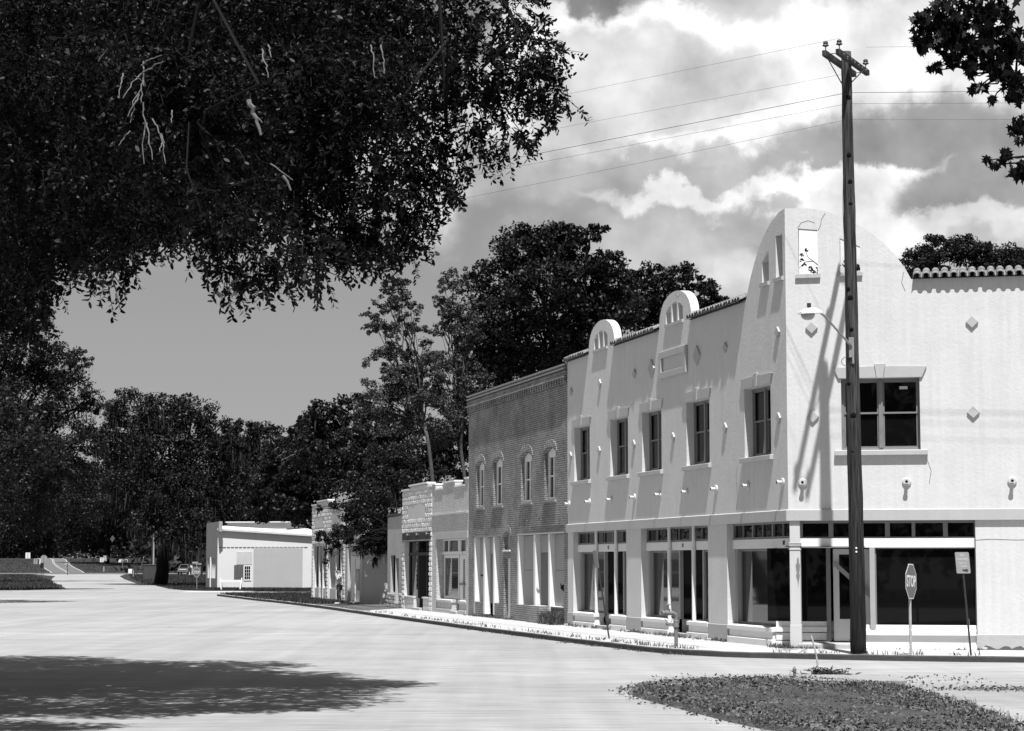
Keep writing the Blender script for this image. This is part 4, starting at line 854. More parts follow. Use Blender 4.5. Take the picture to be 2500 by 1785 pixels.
# long grass on the verge and round the far warehouse
G2 = mat('grass blades', .035, .8, .1, var=.3, scale=3)
xy = []
for _ in range(14000):
    y = rng.uniform(172, 330); x = np.interp(y, [171, 180, 214, 265, 332], [-39, -38, -45.5, -57.5, -75]) - rng.uniform(0, 38); xy.append((x, y, TZ(y) - .15))
for _ in range(12000):
    y = rng.uniform(350, 470); x = rng.uniform(-140, -35); hl = np.interp(y, [349, 400, 450, 500], [-75.2, -88, -99.4, -111]);
    if not (hl - .5 < x < hl + 6.3): xy.append((x, y, TZ(y) - .15))
for _ in range(6000):
    y = rng.uniform(185, 325); x = np.interp(y, [180, 200, 222, 265, 332], [-28, -32.5, -38, -47, -59]) + rng.uniform(0, 14); xy.append((x, y, TZ(y) - .15))
for _ in range(9000):
    y = rng.uniform(106, 141); t = rng.random()
    kx = np.interp(-y, [-139, -122.5, -110.9, -103], [-19, -14.7, -11.5, -9.6]); x = kx + .3 + t * (11 if y > 124 else 3.0)
    q = Vector((x, y, 0)) - CORNER; o_in = q.dot(FM.i); s_ = q.dot(FM.u)
    if o_in > -.2 and s_ < 72.8: continue
    if y < 124 and rng.random() < .5: continue
    xy.append((x, y, -.02))
for _ in range(9000):
    y = rng.uniform(167, 181); x = rng.uniform(-28, -8) if rng.random() < .85 else rng.uniform(-31, -8)
    if x < np.interp(y, [167, 171, 180, 181], [-24, -26, -28.6, -29]): continue
    xy.append((x, y, -.14))
blades(xy, .16, .15, G2, 'verge_grass', 'dark rough grass on the verge, the banks and in front of the white warehouse', 'grass', 6, per=3, wid=.035)
# driveway strip in front of the warehouse
mb = MB(); mb.add([(-24.5, 158.0, -.118), (-13.5, 158.6, -.118), (-12.5, 164.5, -.118), (-25, 166.5, -.118)], [(0, 1, 2, 3)])
tag(mb.build('driveway', CONC), 'pale concrete driveway between the verge and the warehouse grass', 'driveway', kind='structure')
# the near island with litter, at the lower right
ISL = [(2.0, 35.4), (2.2, 36.2), (2.75, 37.1), (3.3, 37.5), (3.9, 38.2), (4.6, 38.1), (5.1, 37.9), (5.6, 37.3), (6.0, 36.9), (6.35, 36.3), (6.4, 35.4), (6.5, 34), (6.6, 31), (6.4, 27), (6.0, 24), (4.6, 24), (3.2, 27), (2.4, 31), (1.9, 34)]
mb = MB(); c = (4.4, 31.5)
ring = smooth_path(ISL + [ISL[0]], 3)[:-1]; rr = random.Random(5)
n = len(ring); mb.v = [(p.x, p.y, -.128) for p in ring] + [(c[0] + (p.x - c[0]) * .86, c[1] + (p.y - c[1]) * .86, -.075 + rr.uniform(-.02, .02)) for p in ring] + [(c[0] + (p.x - c[0]) * .5, c[1] + (p.y - c[1]) * .5, -.03 + rr.uniform(-.02, .02)) for p in ring] + [(c[0], c[1], -.02)]
for r in (0, 1): mb.f += [(r * n + i, r * n + (i + 1) % n, (r + 1) * n + (i + 1) % n, (r + 1) * n + i) for i in range(n)]
mb.f += [(2 * n + i, 2 * n + (i + 1) % n, 3 * n) for i in range(n)]
SOIL = mat('island soil', .05, .95, .05, var=.4, scale=3, fine=.3, fscale=14, bump=.8, bscale=15, bdist=.03)
tag(mb.build('traffic_island', SOIL, smooth=True), 'low patch of soil and litter at the near street corner', 'island', kind='structure')
def inside(x, y):
    r = False; j = len(ISL) - 1
    for i in range(len(ISL)):
        xi, yi = ISL[i]; xj, yj = ISL[j]
        if (yi > y) != (yj > y) and x < (xj - xi) * (y - yi) / (yj - yi) + xi: r = not r
        j = i
    return r
lp = [(x, y) for x, y in zip(rng.uniform(1.4, 10.4, 30000), rng.uniform(24, 39.6, 30000)) if inside(x, y)]
for _ in range(1800):
    q = ring[rng.integers(0, len(ring))]; lp.append((q.x + rng.normal() * .16, q.y + rng.normal() * .22))
lp += [(x, y) for x, y in zip(rng.normal(8.2, .6, 500), rng.normal(35.6, .25, 500))] + [(x, y) for x, y in zip(rng.uniform(2.5, 8.5, 500), rng.uniform(36, 40.2, 500))]
lp = np.array(lp); n = len(lp)
cz = np.array([-.06 if inside(x, y) else -.118 for x, y in lp]); ax = unit(np.column_stack([rng.normal(size=(n, 2)), rng.normal(size=n) * .35]))
V = leaf_quads(np.column_stack([lp, cz + rng.uniform(0, .04, n)]), ax, rng.uniform(.03, .075, n), .5, rng, six=True)
tag(link_mesh('leaf_litter', mesh_from_arrays('leaf_litter', V, 6, mat('dead leaves', .10, .8, .2, var=.5, scale=20))), 'dead leaves scattered over the near island', 'leaf litter', kind='stuff')
pts = [(x, y, -.08) for x, y in zip(rng.uniform(1.8, 9.8, 5000), rng.uniform(26, 38.6, 5000)) if inside(x, y) and (math.sin(x * 2.3 + math.sin(y * 1.7) * 2) + math.sin(y * 2.9 + x) > rng.normal() * .6 + .2)]
blades(pts, .10, .1, WEED, 'island_grass', 'short weeds and grass growing on the near island', 'grass', 8, per=7, wid=.006)
sl = MB(); sl.plate([(4.95, 37.0), (5.0, 38.9), (5.9, 39.3), (6.9, 38.2), (6.75, 36.9)], [], -.12, -.03, lambda a, o, z: Vector((a, z, o))); 
tag(sl.build('concrete_slab', mat('mossy concrete', .22, .9, .1, var=.2, scale=3, fine=.15, spots=.3), bevel=.015), 'flat broken concrete slab on the near island', 'slab')

# ------------------------------------------------------------------ utility pole, lamp and wires
WOODP = bpy.data.materials.new('creosoted pole wood'); nt, nd, lk = nodes(WOODP); b = nd['Principled BSDF']; b.inputs['Roughness'].default_value = .85; b.inputs['Specular IOR Level'].default_value = .15
tc = nd.new('ShaderNodeTexCoord'); mp = nd.new('ShaderNodeMapping'); mp.inputs['Scale'].default_value = (22, 22, .9); lk.new(tc.outputs['Object'], mp.inputs[0])
no = nd.new('ShaderNodeTexNoise'); no.inputs['Scale'].default_value = 1.3; no.inputs['Detail'].default_value = 7; no.inputs['Roughness'].default_value = .65; lk.new(mp.outputs[0], no.inputs['Vector'])
sp = nd.new('ShaderNodeSeparateXYZ'); lk.new(tc.outputs['Object'], sp.inputs[0])
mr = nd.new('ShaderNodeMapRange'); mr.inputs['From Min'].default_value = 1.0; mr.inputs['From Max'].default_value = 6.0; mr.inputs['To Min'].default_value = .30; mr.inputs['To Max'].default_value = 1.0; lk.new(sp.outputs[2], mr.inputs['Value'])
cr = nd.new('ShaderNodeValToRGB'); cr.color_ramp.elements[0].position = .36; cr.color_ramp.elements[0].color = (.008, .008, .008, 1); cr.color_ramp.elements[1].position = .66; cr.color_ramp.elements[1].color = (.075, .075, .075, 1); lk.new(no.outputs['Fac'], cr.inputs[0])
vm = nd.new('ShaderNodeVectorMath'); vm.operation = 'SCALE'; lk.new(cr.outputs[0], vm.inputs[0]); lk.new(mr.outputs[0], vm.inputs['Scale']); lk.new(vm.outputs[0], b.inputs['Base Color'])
bn = nd.new('ShaderNodeBump'); bn.inputs['Strength'].default_value = .8; bn.inputs['Distance'].default_value = .015; lk.new(no.outputs['Fac'], bn.inputs['Height']); lk.new(bn.outputs[0], b.inputs['Normal'])
PB = Vector((7.55, 46.78, 0)); PT = Vector((7.47, 46.78, 13.36))
def pole_at(z): return PB.lerp(PT, z / 13.36)
up_ = thing('utility_pole', tuple(PB), 'tall dark wooden utility pole with double crossarm standing at the corner kerb', 'utility pole')
mb = MB(); rr = random.Random(2); mb.tube([pole_at(z) + Vector((rr.uniform(-.008, .008), rr.uniform(-.008, .008), 0)) for z in [-.2 + 13.56 * k / 30 for k in range(31)]], [.178 - .066 * k / 30 + rr.uniform(-.003, .003) for k in range(31)], 24)
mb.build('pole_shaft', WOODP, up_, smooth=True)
AD = Vector((.435, .900, 0)); AN = Vector((.900, -.435, 0))
for sgn, nm in ((1, 'front'), (-1, 'back')):
    ca = pole_at(13.1) + AN * .155 * sgn; k = MB()
    T_ = lambda a, o, z: ca + AD * a + AN * o + Vector((0, 0, z))
    k.box(-1.14, 1.14, -.05, .05, -.065, .065, T_); arm = k.build('crossarm', WOODP, up_, bevel=.008)
    k = MB()
    for a in (-.62, .62): k.tube([ca + AD * a + AN * .055 * sgn + Vector((0, 0, -.05)), pole_at(12.66) + AN * .12 * sgn], .013, 6)
    k.build('arm_brace', METAL_D, up_)
    for a in ((-1.02, 1.0) if sgn > 0 else (-1.02, .55)):
        k = MB(); q = ca + AD * a + Vector((0, 0, .065)); k.tube([q, q + Vector((0, 0, .12))], .012, 6); k.tube([q + Vector((0, 0, z)) for z in (.10, .12, .15, .155, .18, .21, .23)], [.03, .075, .06, .035, .06, .05, .02], 12)
        k.build('insulator', METAL_D, up_)
k = MB()
for a in (-1.0, 1.0): q = pole_at(13.1) + AD * a; k.tube([q - AN * .2, q + AN * .2], .01, 6)
k.build('spacer_bolt', METAL_D, up_)
k = MB()
for i in range(-3, 4): 
    q = pole_at(13.1) + AD * i * .28
    for sgn in (-1, 1): k.tube([q + AN * (.205 * sgn), q + AN * (.215 * sgn)], .018, 6)
k.build('bolt_head', METAL_G, up_)
k = MB(); k.tube([pole_at(z) + Vector((-.125 - .02 * math.sin(z * 2.1), -.04, 0)) for z in [6.9 + 5.0 * i / 14 for i in range(15)]], .009, 5); k.build('ground_wire', METAL_D, up_)
k = MB(); rr = random.Random(9)
for z, a in ((11.0, 1.2), (9.9, 1.3), (8.0, .6), (7.8, .9), (7.1, 1.0), (5.9, .4), (5.2, 1.0), (4.4, .8), (10.4, 1.3), (12.3, 1.35)):
    r = .178 - .066 * z / 13.36; dirv = Vector((math.cos(-math.pi / 2 - 1.2 + a), math.sin(-math.pi / 2 - 1.2 + a), 0)); c = pole_at(z) + dirv * (r - .004); kk = .045 + .02 * rr.random()
    k.tube([c, c + dirv * .012], [kk, kk * .5], 9)
k.build('knot', DARK, up_)
k = MB(); 
for z in (2.30, 2.22): c = pole_at(z) + Vector((-.03, -.172, 0)); k.tube([c, c + Vector((0, -.01, 0))], .022, 8)
k.build('tag_disc', WF, up_)
# street lamp on its bracket arm
DL = Vector((-.80, -.60, 0)).normalized()
lm = thing('street_lamp', tuple(pole_at(6.55)), 'old street lamp with pale hood on an angled arm of the utility pole', 'street lamp')
c = pole_at(6.7) + Vector((-.05, -.16, 0)); k = MB(); k.box(-.05, .05, -.02, .02, -.22, .22, lambda a, o, z: c + Vector((a, o, z))); k.box(.02, .06, -.03, -.005, -.36, .22, lambda a, o, z: c + Vector((a, o, z))); k.build('bracket_plate', METAL_G, lm)
a0 = c + Vector((0, -.02, .02)); a1 = a0 + DL * .12 + Vector((0, 0, .10)); a2 = a0 + DL * .82 + Vector((0, 0, .62)); a3 = a0 + DL * .98 + Vector((0, 0, .70))
k = MB(); k.tube([a0, a1, a2, a3], .026, 10); k.build('lamp_arm', METAL_G, lm, smooth=True)
LP = mat('lamp enamel', .62, .35, .5, var=.04)
hd = MB(); sec = []; L_ = .62; Sd = Vector((-DL.y, DL.x, 0)); base = a3 - DL * .06
for i in range(13):
    t = i / 12; x = t * L_; w = (.05 + .125 * math.sin(min(1, t * 1.25) * math.pi / 2)) * (1 if t < .8 else math.sqrt(max(0, 1 - ((t - .8) / .2) ** 2 * .92))); h = .055 + .085 * math.sin(math.pi * min(1, t * .95 + .05)) 
    z0 = -.04 - .05 * t
    ring = [base + DL * x + Sd * (w * math.cos(q)) + Vector((0, 0, z0 + h * math.sin(q) + .0)) for q in [math.pi * j / 10 for j in range(11)]]
    sec.append(ring)
for i in range(12):
    for j in range(10): pass
b_ = len(hd.v); hd.v += [tuple(p) for r in sec for p in r]; hd.f += [(b_ + i * 11 + j, b_ + i * 11 + j + 1, b_ + (i + 1) * 11 + j + 1, b_ + (i + 1) * 11 + j) for i in range(12) for j in range(10)]
hd.f += [(b_ + i * 11, b_ + (i + 1) * 11, b_ + (i + 1) * 11 + 10, b_ + i * 11 + 10) for i in range(12)] + [tuple(b_ + j for j in range(11)), tuple(b_ + 12 * 11 + j for j in range(11))]
hd.build('lamp_hood', LP, lm, smooth=False)
k = MB(); bc = base + DL * .40 + Vector((0, 0, -.075)); rings = [(.155, 0), (.15, -.04), (.125, -.09), (.08, -.125), (.02, -.135)]
k.tube([bc + Vector((0, 0, z)) for r, z in rings], [r for r, z in rings], 18); k.build('lamp_bowl', mat('frosted bowl', .30, .25, .5, var=.05), lm, smooth=True)
k = MB(); q = base + DL * .36 + Vector((0, 0, .07)); k.tube([q, q + Vector((0, 0, .09))], .045, 12); k.build('photocell', METAL_D, lm)
k = MB(); q = c + Vector((-.1, -.02, -.32)); k.tube([q + Vector((.12 * math.cos(t), -.01, .10 * math.sin(t))) for t in [2 * math.pi * i / 16 for i in range(14)]] + [c + Vector((0, -.02, -.25))], .007, 5); k.build('loose_cable', METAL_D, lm)
WIRE = flat('overhead wire', .02, .6)
LE = Vector((-32.0, 92.0, 0)); RE = Vector((46.6, 38.5, 0))
for (z0, zl, zr, r, off, lab) in ((13.42, 15.6, 13.3, .003, AN * .155 - AD * 1.02, 'topmost overhead wire from the near crossarm end'), (13.0, 14.7, 12.9, .003, AN * -.155 + AD * .55, 'second overhead wire down, from the far end of the crossarm'), (12.43, 13.5, 12.3, .006, Vector((0, 0, 0)), 'thickest overhead cable, held on the pole below the crossarm'), (12.18, 13.3, 11.9, .0035, Vector((0, 0, 0)), 'thin overhead wire just below the thickest cable'), (11.82, 12.6, 11.4, .0033, Vector((0, 0, 0)), 'lowest overhead wire on the utility pole')):
    p0 = pole_at(z0) + off; p0.z = z0; k = MB()
    for E_, ze, sg in ((LE, zl, .55 if z0 < 12 else .15), (RE, zr, .66)):
        q0 = p0 if off.length == 0 else (p0 if E_ is LE else pole_at(z0) + AN * .155 + AD * 1.0 + Vector((0, 0, .25)))
        if off.length and E_ is RE and z0 < 13.2: continue
        e = Vector((E_.x, E_.y, ze)); k.tube([q0.lerp(e, t) + Vector((0, 0, -sg * 4 * t * (1 - t) * .55)) for t in [i / 28 for i in range(29)]], r, 5)
    tag(k.build('overhead_wire', WIRE, origin=p0), lab, 'wire', 'overhead wires on the utility pole')

# ------------------------------------------------------------------ signs
SIGNRED = mat('faded stop sign face', .085, .5, .4, var=.08, scale=3); SIGNW = mat('sign white', .60, .5, .4, var=.04); RUSTP = mat('peeling painted post', .33, .7, .2, var=.3, scale=10, spots=.6); SIGNG = mat('aged reflective sheet', .24, .5, .4, var=.06)
def octagon(r): return [(r * math.cos(math.pi / 8 + k * math.pi / 4), r * math.sin(math.pi / 8 + k * math.pi / 4)) for k in range(8)]
def stop_sign(loc, top, ang, label, size=.75, post=.03, roll=0.0, back=False, grey=None, postm=None):
    """ang: compass direction (degrees, 0 = towards +x) in which the face looks; top: height of the sign's centre"""
    t = thing('stop_sign', loc, label, 'stop sign', 'stop signs'); a = math.radians(ang); nrm = Vector((math.cos(a), math.sin(a), 0)); u = Vector((-nrm.y, nrm.x, 0)); upv = Vector((0, 0, 1))
    u2 = (u * math.cos(roll) + upv * math.sin(roll)); v2 = (upv * math.cos(roll) - u * math.sin(roll)); c = Vector(loc) + Vector((0, 0, top))
    T1 = lambda x, o, z: c + u2 * x + v2 * z + nrm * o; R8 = size / 2 / math.cos(math.pi / 8)
    k = MB(); k.tube([Vector(loc) - Vector((0, 0, .2)) - nrm * .03, c + upv * (size * .5) - nrm * .03], post, 8); k.build('post', postm or METAL_G, t)
    k = MB(); k.plate(octagon(R8), [], 0, .004, T1); pl_ = k.build('sign_plate', SIGNW if not back else SIGNG, t)
    k = MB(); k.plate(octagon(R8 * .945), [], .004, .0055, T1); k.build('sign_face', SIGNRED, t)
    text('STOP', size * .46, c + nrm * .0065 - upv * size * .01, u2, v2, SIGNW, t, bold=size * .008, ext=.001, xs=.78); return t
stop_sign((8.60, 46.15, 0), 1.58, -28, 'near stop sign turned aside on a peeling post right of the utility pole', roll=-.03, post=.030, postm=RUSTP)
stop_sign((-25.05, 170.0, -.1), 1.40, -127, 'stop sign below street name plates by the white warehouse')
s_ = root_of(bpy.data.objects['stop_sign.001']); k = MB(); c = Vector((-25.05, 170.0, 2.05)); k.box(-.36, .1, -.01, .01, -.07, .07, lambda a, o, z: c + Vector((a, o, z + .02))); k.box(-.1, .42, -.012, .012, -.07, .07, lambda a, o, z: c + Vector((a * .8, a * .6 + o, z - .08))); k.tube([c - Vector((0, 0, .6)), c + Vector((0, 0, .1))], .025, 6); k.build('street_name_plate', SIGNG, s_)
stop_sign((-66.28, 319.00, 0.49), 1.42, -92, 'small distant stop sign standing where the street meets the highway', size=.76, post=.05, postm=METAL_D)
stop_sign((-69.60, 318.00, 0.47), 2.35, 100, 'back of a stop sign on a tall thin post left of the hill road', size=.93, back=True, postm=METAL_D)
def post_sign(name, loc, w, h, zc, ang, m, label, cat, words=(), lean=0.0, ink=INK, post=.03, postm=None, shape=None, posts=1, border=None, height=None):
    t = thing(name, loc, label, cat, 'roadside signs'); a = math.radians(ang); nrm = Vector((math.cos(a), math.sin(a), 0)); u = Vector((-nrm.y, nrm.x, 0)); ld = (Vector((0, 0, 1)) + Vector((1, 0, 0)) * lean).normalized()
    c = Vector(loc) + ld * zc; T1 = lambda x, o, z: c + u * x + ld * z + nrm * o; k = MB()
    if shape == 'diamond': k.plate([(-w / 2, 0), (0, -h / 2), (w / 2, 0), (0, h / 2)], [], 0, .006, T1)
    else:
        r = min(w, h) * .09; L = []
        for (cx, cz, q0) in ((w / 2 - r, h / 2 - r, 0), (-w / 2 + r, h / 2 - r, 90), (-w / 2 + r, -h / 2 + r, 180), (w / 2 - r, -h / 2 + r, 270)):
            for q in range(4): tt = math.radians(q0 + q * 30); L.append((cx + r * math.cos(tt), cz + r * math.sin(tt)))
        k.plate(L, [], 0, .006, T1)
    k.build('sign_plate', m, t)
    for j in range(posts):
        off = u * (0 if posts == 1 else (j - .5) * w * .5); k = MB(); k.tube([Vector(loc) + off - ld * .2 - nrm * .03, c + off + ld * h * .45 - nrm * .03], post, 6); k.build('post', postm or METAL_D, t)
    for wd, sz, dz in words: text(wd, sz, c + ld * dz + nrm * .008, u, ld, ink, t, bold=sz * .02, ext=.001, xs=.8)
    return t
np_ = post_sign('no_parking_sign', (9.84, 46.0, 0), .305, .457, 1.985, -86, SIGNG, 'faded no parking sign on a dark leaning perforated post by the white pier', 'sign', words=(('NO', .085, .165), ('PARKING', .075, .075), ('HERE TO', .055, -.01), ('CORNER', .055, -.08)), lean=-.075, ink=flat('faded sign lettering', .42), post=.022)
k = MB(); ld = (Vector((0, 0, 1)) - Vector((.075, 0, 0))).normalized(); c = Vector((9.84, 46.0, 0)) + ld * 1.83 + Vector((0, -.012, 0)); T1 = lambda x, o, z: c + Vector((x, 0, 0)) + ld * z + Vector((0, -.002 * o, 0))
k.plate([(-.02, .012), (.06, .012), (.06, .03), (.11, 0), (.06, -.03), (.06, -.012), (-.02, -.012)], [], 0, 1, T1); k.build('arrow', INK, np_)
k = MB()
for i in range(34): q = Vector((9.84, 46.0, 0)) + ld * (.05 + i * .022) + Vector((.016, -.024, 0)); k.tube([q, q + Vector((0, -.003, 0))], .0045, 5)
k.build('post_hole', SIGNW, np_)
es = post_sign('edge_on_sign', (2.53, 56.5, 0), .305, .457, 2.10, -152 - 10, SIGNG, 'small sign seen nearly edge on atop a leaning dark post by the third shop bay', 'sign', lean=-.15, post=.024)
post_sign('road_sign', (0.00, 0.00, 1.95) if False else ((-70.20, 366.00, 0.94)), .62, .78, 1.75, -88, SIGNW, 'small white number sign beside the taller speed sign', 'sign', words=(('SPEED', .14, .26), ('LIMIT', .14, .12), ('35', .36, -.16)))
post_sign('road_sign', ((-70.02, 368.00, 1.00)), .62, .95, 1.95, -88, SIGNG, 'taller grey speed sign right of the small white number sign', 'sign', words=(('SPEED', .14, .34), ('LIMIT', .14, .18), ('45', .38, -.14)), ink=SIGNW)
post_sign('road_sign', ((-76.31, 390.00, 1.47)), .72, .72, 1.25, -88, flat('dark sign face', .02), 'dark square sign on a post on the grass bank', 'sign')
post_sign('warning_sign', ((-85.44, 428.00, 2.24)), .92, .92, 1.6, -88, SIGNG, 'diamond shaped warning sign below the dark trees right of the hill road', 'sign', shape='diamond')
post_sign('road_sign', ((-86.03, 380.00, 1.48)), .85, 1.05, 2.0, 95, SIGNW, 'pale rectangular sign back at the far left edge of the street', 'sign')
post_sign('road_sign', ((-77.96, 350.00, 1.05)), .62, .90, 1.35, 95, SIGNG, 'grey rectangular sign back between the far left sign and the stop sign back', 'sign')
post_sign('black_sign', ((-59.78, 272.00, 0.16)), .42, .68, 1.60, 92, flat('black box face', .006), 'black rectangular sign back on a post in the left grass', 'sign', post=.035)
gs = post_sign('guide_sign', ((-63.75, 350.00, 0.75)), 1.72, .46, 1.75, -86, SIGNW, 'long dark direction sign with white border and left arrow', 'sign', post=.04, postm=METAL_G)
k = MB(); loc = Vector(((-63.75, 350.00, 0.75))); c = loc + Vector((0, -.02, 1.75)); k.box(-.80, .80, -.004, 0, -.17, .17, lambda a, o, z: c + Vector((a, o, z))); gf = k.build('sign_face', flat('dark guide face', .01), gs)
k = MB(); c = c + Vector((0, -.01, 0)); k.plate([(-.68, 0), (-.55, .09), (-.55, .035), (-.42, .035), (-.42, -.035), (-.55, -.035), (-.55, -.09)], [], 0, .003, lambda a, o, z: c + Vector((a, -o, z)))
for i in range(9): k.box(-.30 + i * .11, -.30 + i * .11 + .07, -.003, 0, -.06, .07 - .008 * i, lambda a, o, z: c + Vector((a, o, z)))
k.build('arrow', SIGNW, gs)
nm = thing('street_name_post', ((-48.23, 275.00, 0.14)), 'dark post with crossed street name plates near the rectangular bin', 'street sign')
k = MB(); c = Vector(((-48.23, 275.00, 0.14))); k.tube([c - Vector((0, 0, .2)), c + Vector((.1, 0, 2.5))], .055, 8); k.build('post', METAL_D, nm)
k = MB(); k.box(-.36, .34, -.02, .02, 2.05, 2.2, lambda a, o, z: c + Vector((a, o, z))); k.box(-.02, .02, -.3, .3, 2.22, 2.36, lambda a, o, z: c + Vector((a + .1, o, z))); k.box(-.05, .05, -.03, .03, 1.2, 1.8, lambda a, o, z: c + Vector((a, o, z))); k.build('street_name_plate', METAL_D, nm)

# ------------------------------------------------------------------ small street things
PIPE = mat('grey painted pipe', .13, .6, .4, var=.12, scale=8, spots=.2)
hp = thing('fire_standpipe', (3.92, 51.25, 0), 'grey bent standpipe with valve and hanging cap on the pavement edge', 'standpipe')
B0 = Vector((3.92, 51.25, 0)); Dh = Vector((-.93, -.36, 0)).normalized()
k = MB(); k.tube([B0 - Vector((0, 0, .1)), B0 + Vector((0, 0, .50))], .045, 14); k.build('riser', PIPE, hp, smooth=False)
k = MB(); k.tube([B0 + Vector((0, 0, z)) for z in (.44, .46, .50, .56, .60, .62)], [.05, .075, .07, .062, .066, .055], 14)
k.tube([B0 + Vector((0, 0, .60)), B0 + Vector((0, 0, .68)), B0 + Dh * .03 + Vector((0, 0, .75)), B0 + Dh * .10 + Vector((0, 0, .785)), B0 + Dh * .22 + Vector((0, 0, .79))], [.055, .056, .056, .055, .05], 14)
k.tube([B0 + Dh * t + Vector((0, 0, .79)) for t in (.20, .22, .27, .29)], [.06, .068, .068, .05], 12)
k.tube([B0 + Dh * t + Vector((0, 0, .79)) for t in (.29, .33, .335, .37)], [.045, .05, .062, .055], 12); k.build('elbow', PIPE, hp, smooth=False)
k = MB(); q = B0 + Dh * .20 + Vector((0, 0, .83)); k.tube([q, q + Vector((0, 0, .06))], [.04, .05], 10); k.tube([q + Vector((0, 0, .06)), q + Vector((0, 0, .16))], .015, 8); k.tube([q + Vector((-.06, 0, .16)), q + Vector((.06, 0, .16))], .012, 6); k.tube([q + Vector((0, -.05, .155)), q + Vector((0, .05, .155))], .012, 6); k.build('valve_handle', PIPE, hp)
k = MB(); k.tube([B0 + Dh * .34 + Vector((0, 0, .75)), B0 + Dh * .30 + Vector((0, 0, .66)), B0 + Dh * .24 + Vector((0, 0, .58)), B0 + Dh * .16 + Vector((0, 0, .54)), B0 + Dh * .10 + Vector((0, 0, .62)), B0 + Dh * .12 + Vector((0, 0, .72))], .008, 5); k.tube([B0 + Dh * .2 + Vector((0, 0, .52)), B0 + Dh * .26 + Vector((0, 0, .53))], .04, 10); k.build('cap_and_chain', PIPE, hp)
st_ = MB(); rr = random.Random(1); A = Vector((5.55, 38.95, -.1)); Bp = Vector((5.43, 39.0, .66)); st_.tube([A.lerp(Bp, t) + Vector((.035 * math.sin(t * 3.0), 0, 0)) for t in [i / 8 for i in range(9)]], [.014 + .004 * (i % 2) for i in range(9)], 7)
tag(st_.build('bent_stake', RUSTP, origin=A), 'thin bent stake leaning over the near concrete slab', 'stake')
k = MB(); A = Vector((4.93, 37.5, -.12)); k.tube([A, A + Vector((0, 0, .26))], .026, 10); k.tube([A + Vector((0, 0, .20)), A + Vector((0, 0, .25)), A + Vector((0, 0, .29))], [.034, .036, .012], 10); tag(k.build('pipe_stub', PIPE, origin=A), 'short capped pipe standing in the leaves of the near island', 'pipe')
for nme, cx, cy, cz, sx, sc, seed, lab in (('root_debris', 5.70, 38.85, -.03, .20, 260, 5, 'dark heap of dry roots on the concrete slab'), ('root_debris', 4.72, 37.5, -.09, .28, 200, 6, 'pale splintered wood and debris left of the capped pipe')):
    r2 = np.random.default_rng(seed); n = sc; c_ = np.column_stack([r2.normal(size=n) * sx, r2.normal(size=n) * sx * .5, np.abs(r2.normal(size=n)) * .05]) + np.array([cx, cy, cz]); ax = unit(np.column_stack([r2.normal(size=(n, 2)), r2.normal(size=n) * .5]))
    tag(link_mesh(nme, mesh_from_arrays(nme, leaf_quads(c_, ax, r2.uniform(.06, .2, n), .2, r2), 4, DARK_WOOD if seed == 5 else mat('splintered wood', .2, .9, .1, var=.4))), lab, 'debris', kind='stuff')
# barricade by the warehouse
bq = thing('road_barricade', ((-22.17, 169.00, -0.06)), 'white wooden barricade on splayed legs in front of the warehouse', 'barricade')
c = Vector(((-22.17, 169.00, -0.06))); c.z = -.14; k = MB(); k.box(-.92, .92, -.03, .03, .68, .86, lambda a, o, z: c + Vector((a, o, z))); k.build('barricade_board', WF, bq)
for sx_ in (-.84, .84):
    k = MB()
    for sy_ in (-1, 1): k.tube([c + Vector((sx_ + (.12 if sx_ < 0 else -.12), sy_ * .35, 0)), c + Vector((sx_, 0, 1.0))], .05, 4)
    k.build('leg', WF, bq)
# bin, box, posts, guy wire and car at the far left
bn_ = thing('rectangular_bin', ((-44.27, 262.00, 0.03)), 'large dark rectangular metal bin beside the leaning oak trunk', 'bin')
c = Vector(((-44.27, 262.00, 0.03))); c.z = TZ(262) - .15; RB = mat('ribbed bin side', .05, .7, .3, var=.2, scale=3, streak=.3); k = MB(); T1 = lambda a, o, z: c + Vector((a, o + a * .35, z)); k.box(-.85, .85, 0, 1.6, 0, 1.78, T1)
for i in range(9): k.box(-.8 + i * .2, -.76 + i * .2, -.03, .0, .05, 1.7, T1)
k.build('bin_body', RB, bn_); k = MB(); k.box(-.92, .92, -.06, 1.66, 1.78, 1.86, T1); k.build('bin_rim', mat('bin rim', .12, .7), bn_); k = MB(); k.box(-.9, -.852, -.02, 1.6, 0, 1.78, T1); k.build('bin_side', flat('bin dark side', .008), bn_)
ub = thing('utility_cabinet', ((-53.54, 300.00, 0.38)), 'small bright white cabinet on a dark foot in the far grass', 'cabinet')
c = Vector(((-53.54, 300.00, 0.38))); k = MB(); k.profile([(0, .22), (-.02, .30), (-.02, .86), (.3, .88), (.3, .22)], -.27, .27, lambda a, o, z: c + Vector((a, o, z))); k.build('cabinet_body', WF, ub, bevel=.02); k = MB(); k.box(-.18, .18, .02, .28, -.3, .22, lambda a, o, z: c + Vector((a, o, z))); k.build('foot', METAL_D, ub)
for px_, d_, h_, r_, m_, lab in ((((-52.19, 295.00, 0.29)), 0, .85, .08, SIGNG, 'short pale marker post right of the white cabinet'), (((-50.26, 285.00, 0.24)), 0, 1.7, .06, METAL_D, 'dark rough post behind the short pale marker'), (((-68.67, 360.00, 0.96)), 0, .62, .16, SIGNG, 'short pale barrel post under the speed signs')):
    A = Vector(px_); k = MB(); k.tube([A - Vector((0, 0, .3)), A + Vector((0, 0, h_))], [r_, r_ * .9], 8); tag(k.build('marker_post', m_, origin=A), lab, 'post')
A = Vector(((-56.57, 325.00, 0.80))); B_ = Vector(((-54.76, 318.00, 2.95))); k = MB(); k.tube([A, B_], .045, 6); tag(k.build('guy_wire_guard', WF, origin=A), 'slanting pale guy wire guard on the grass bank', 'guy wire')
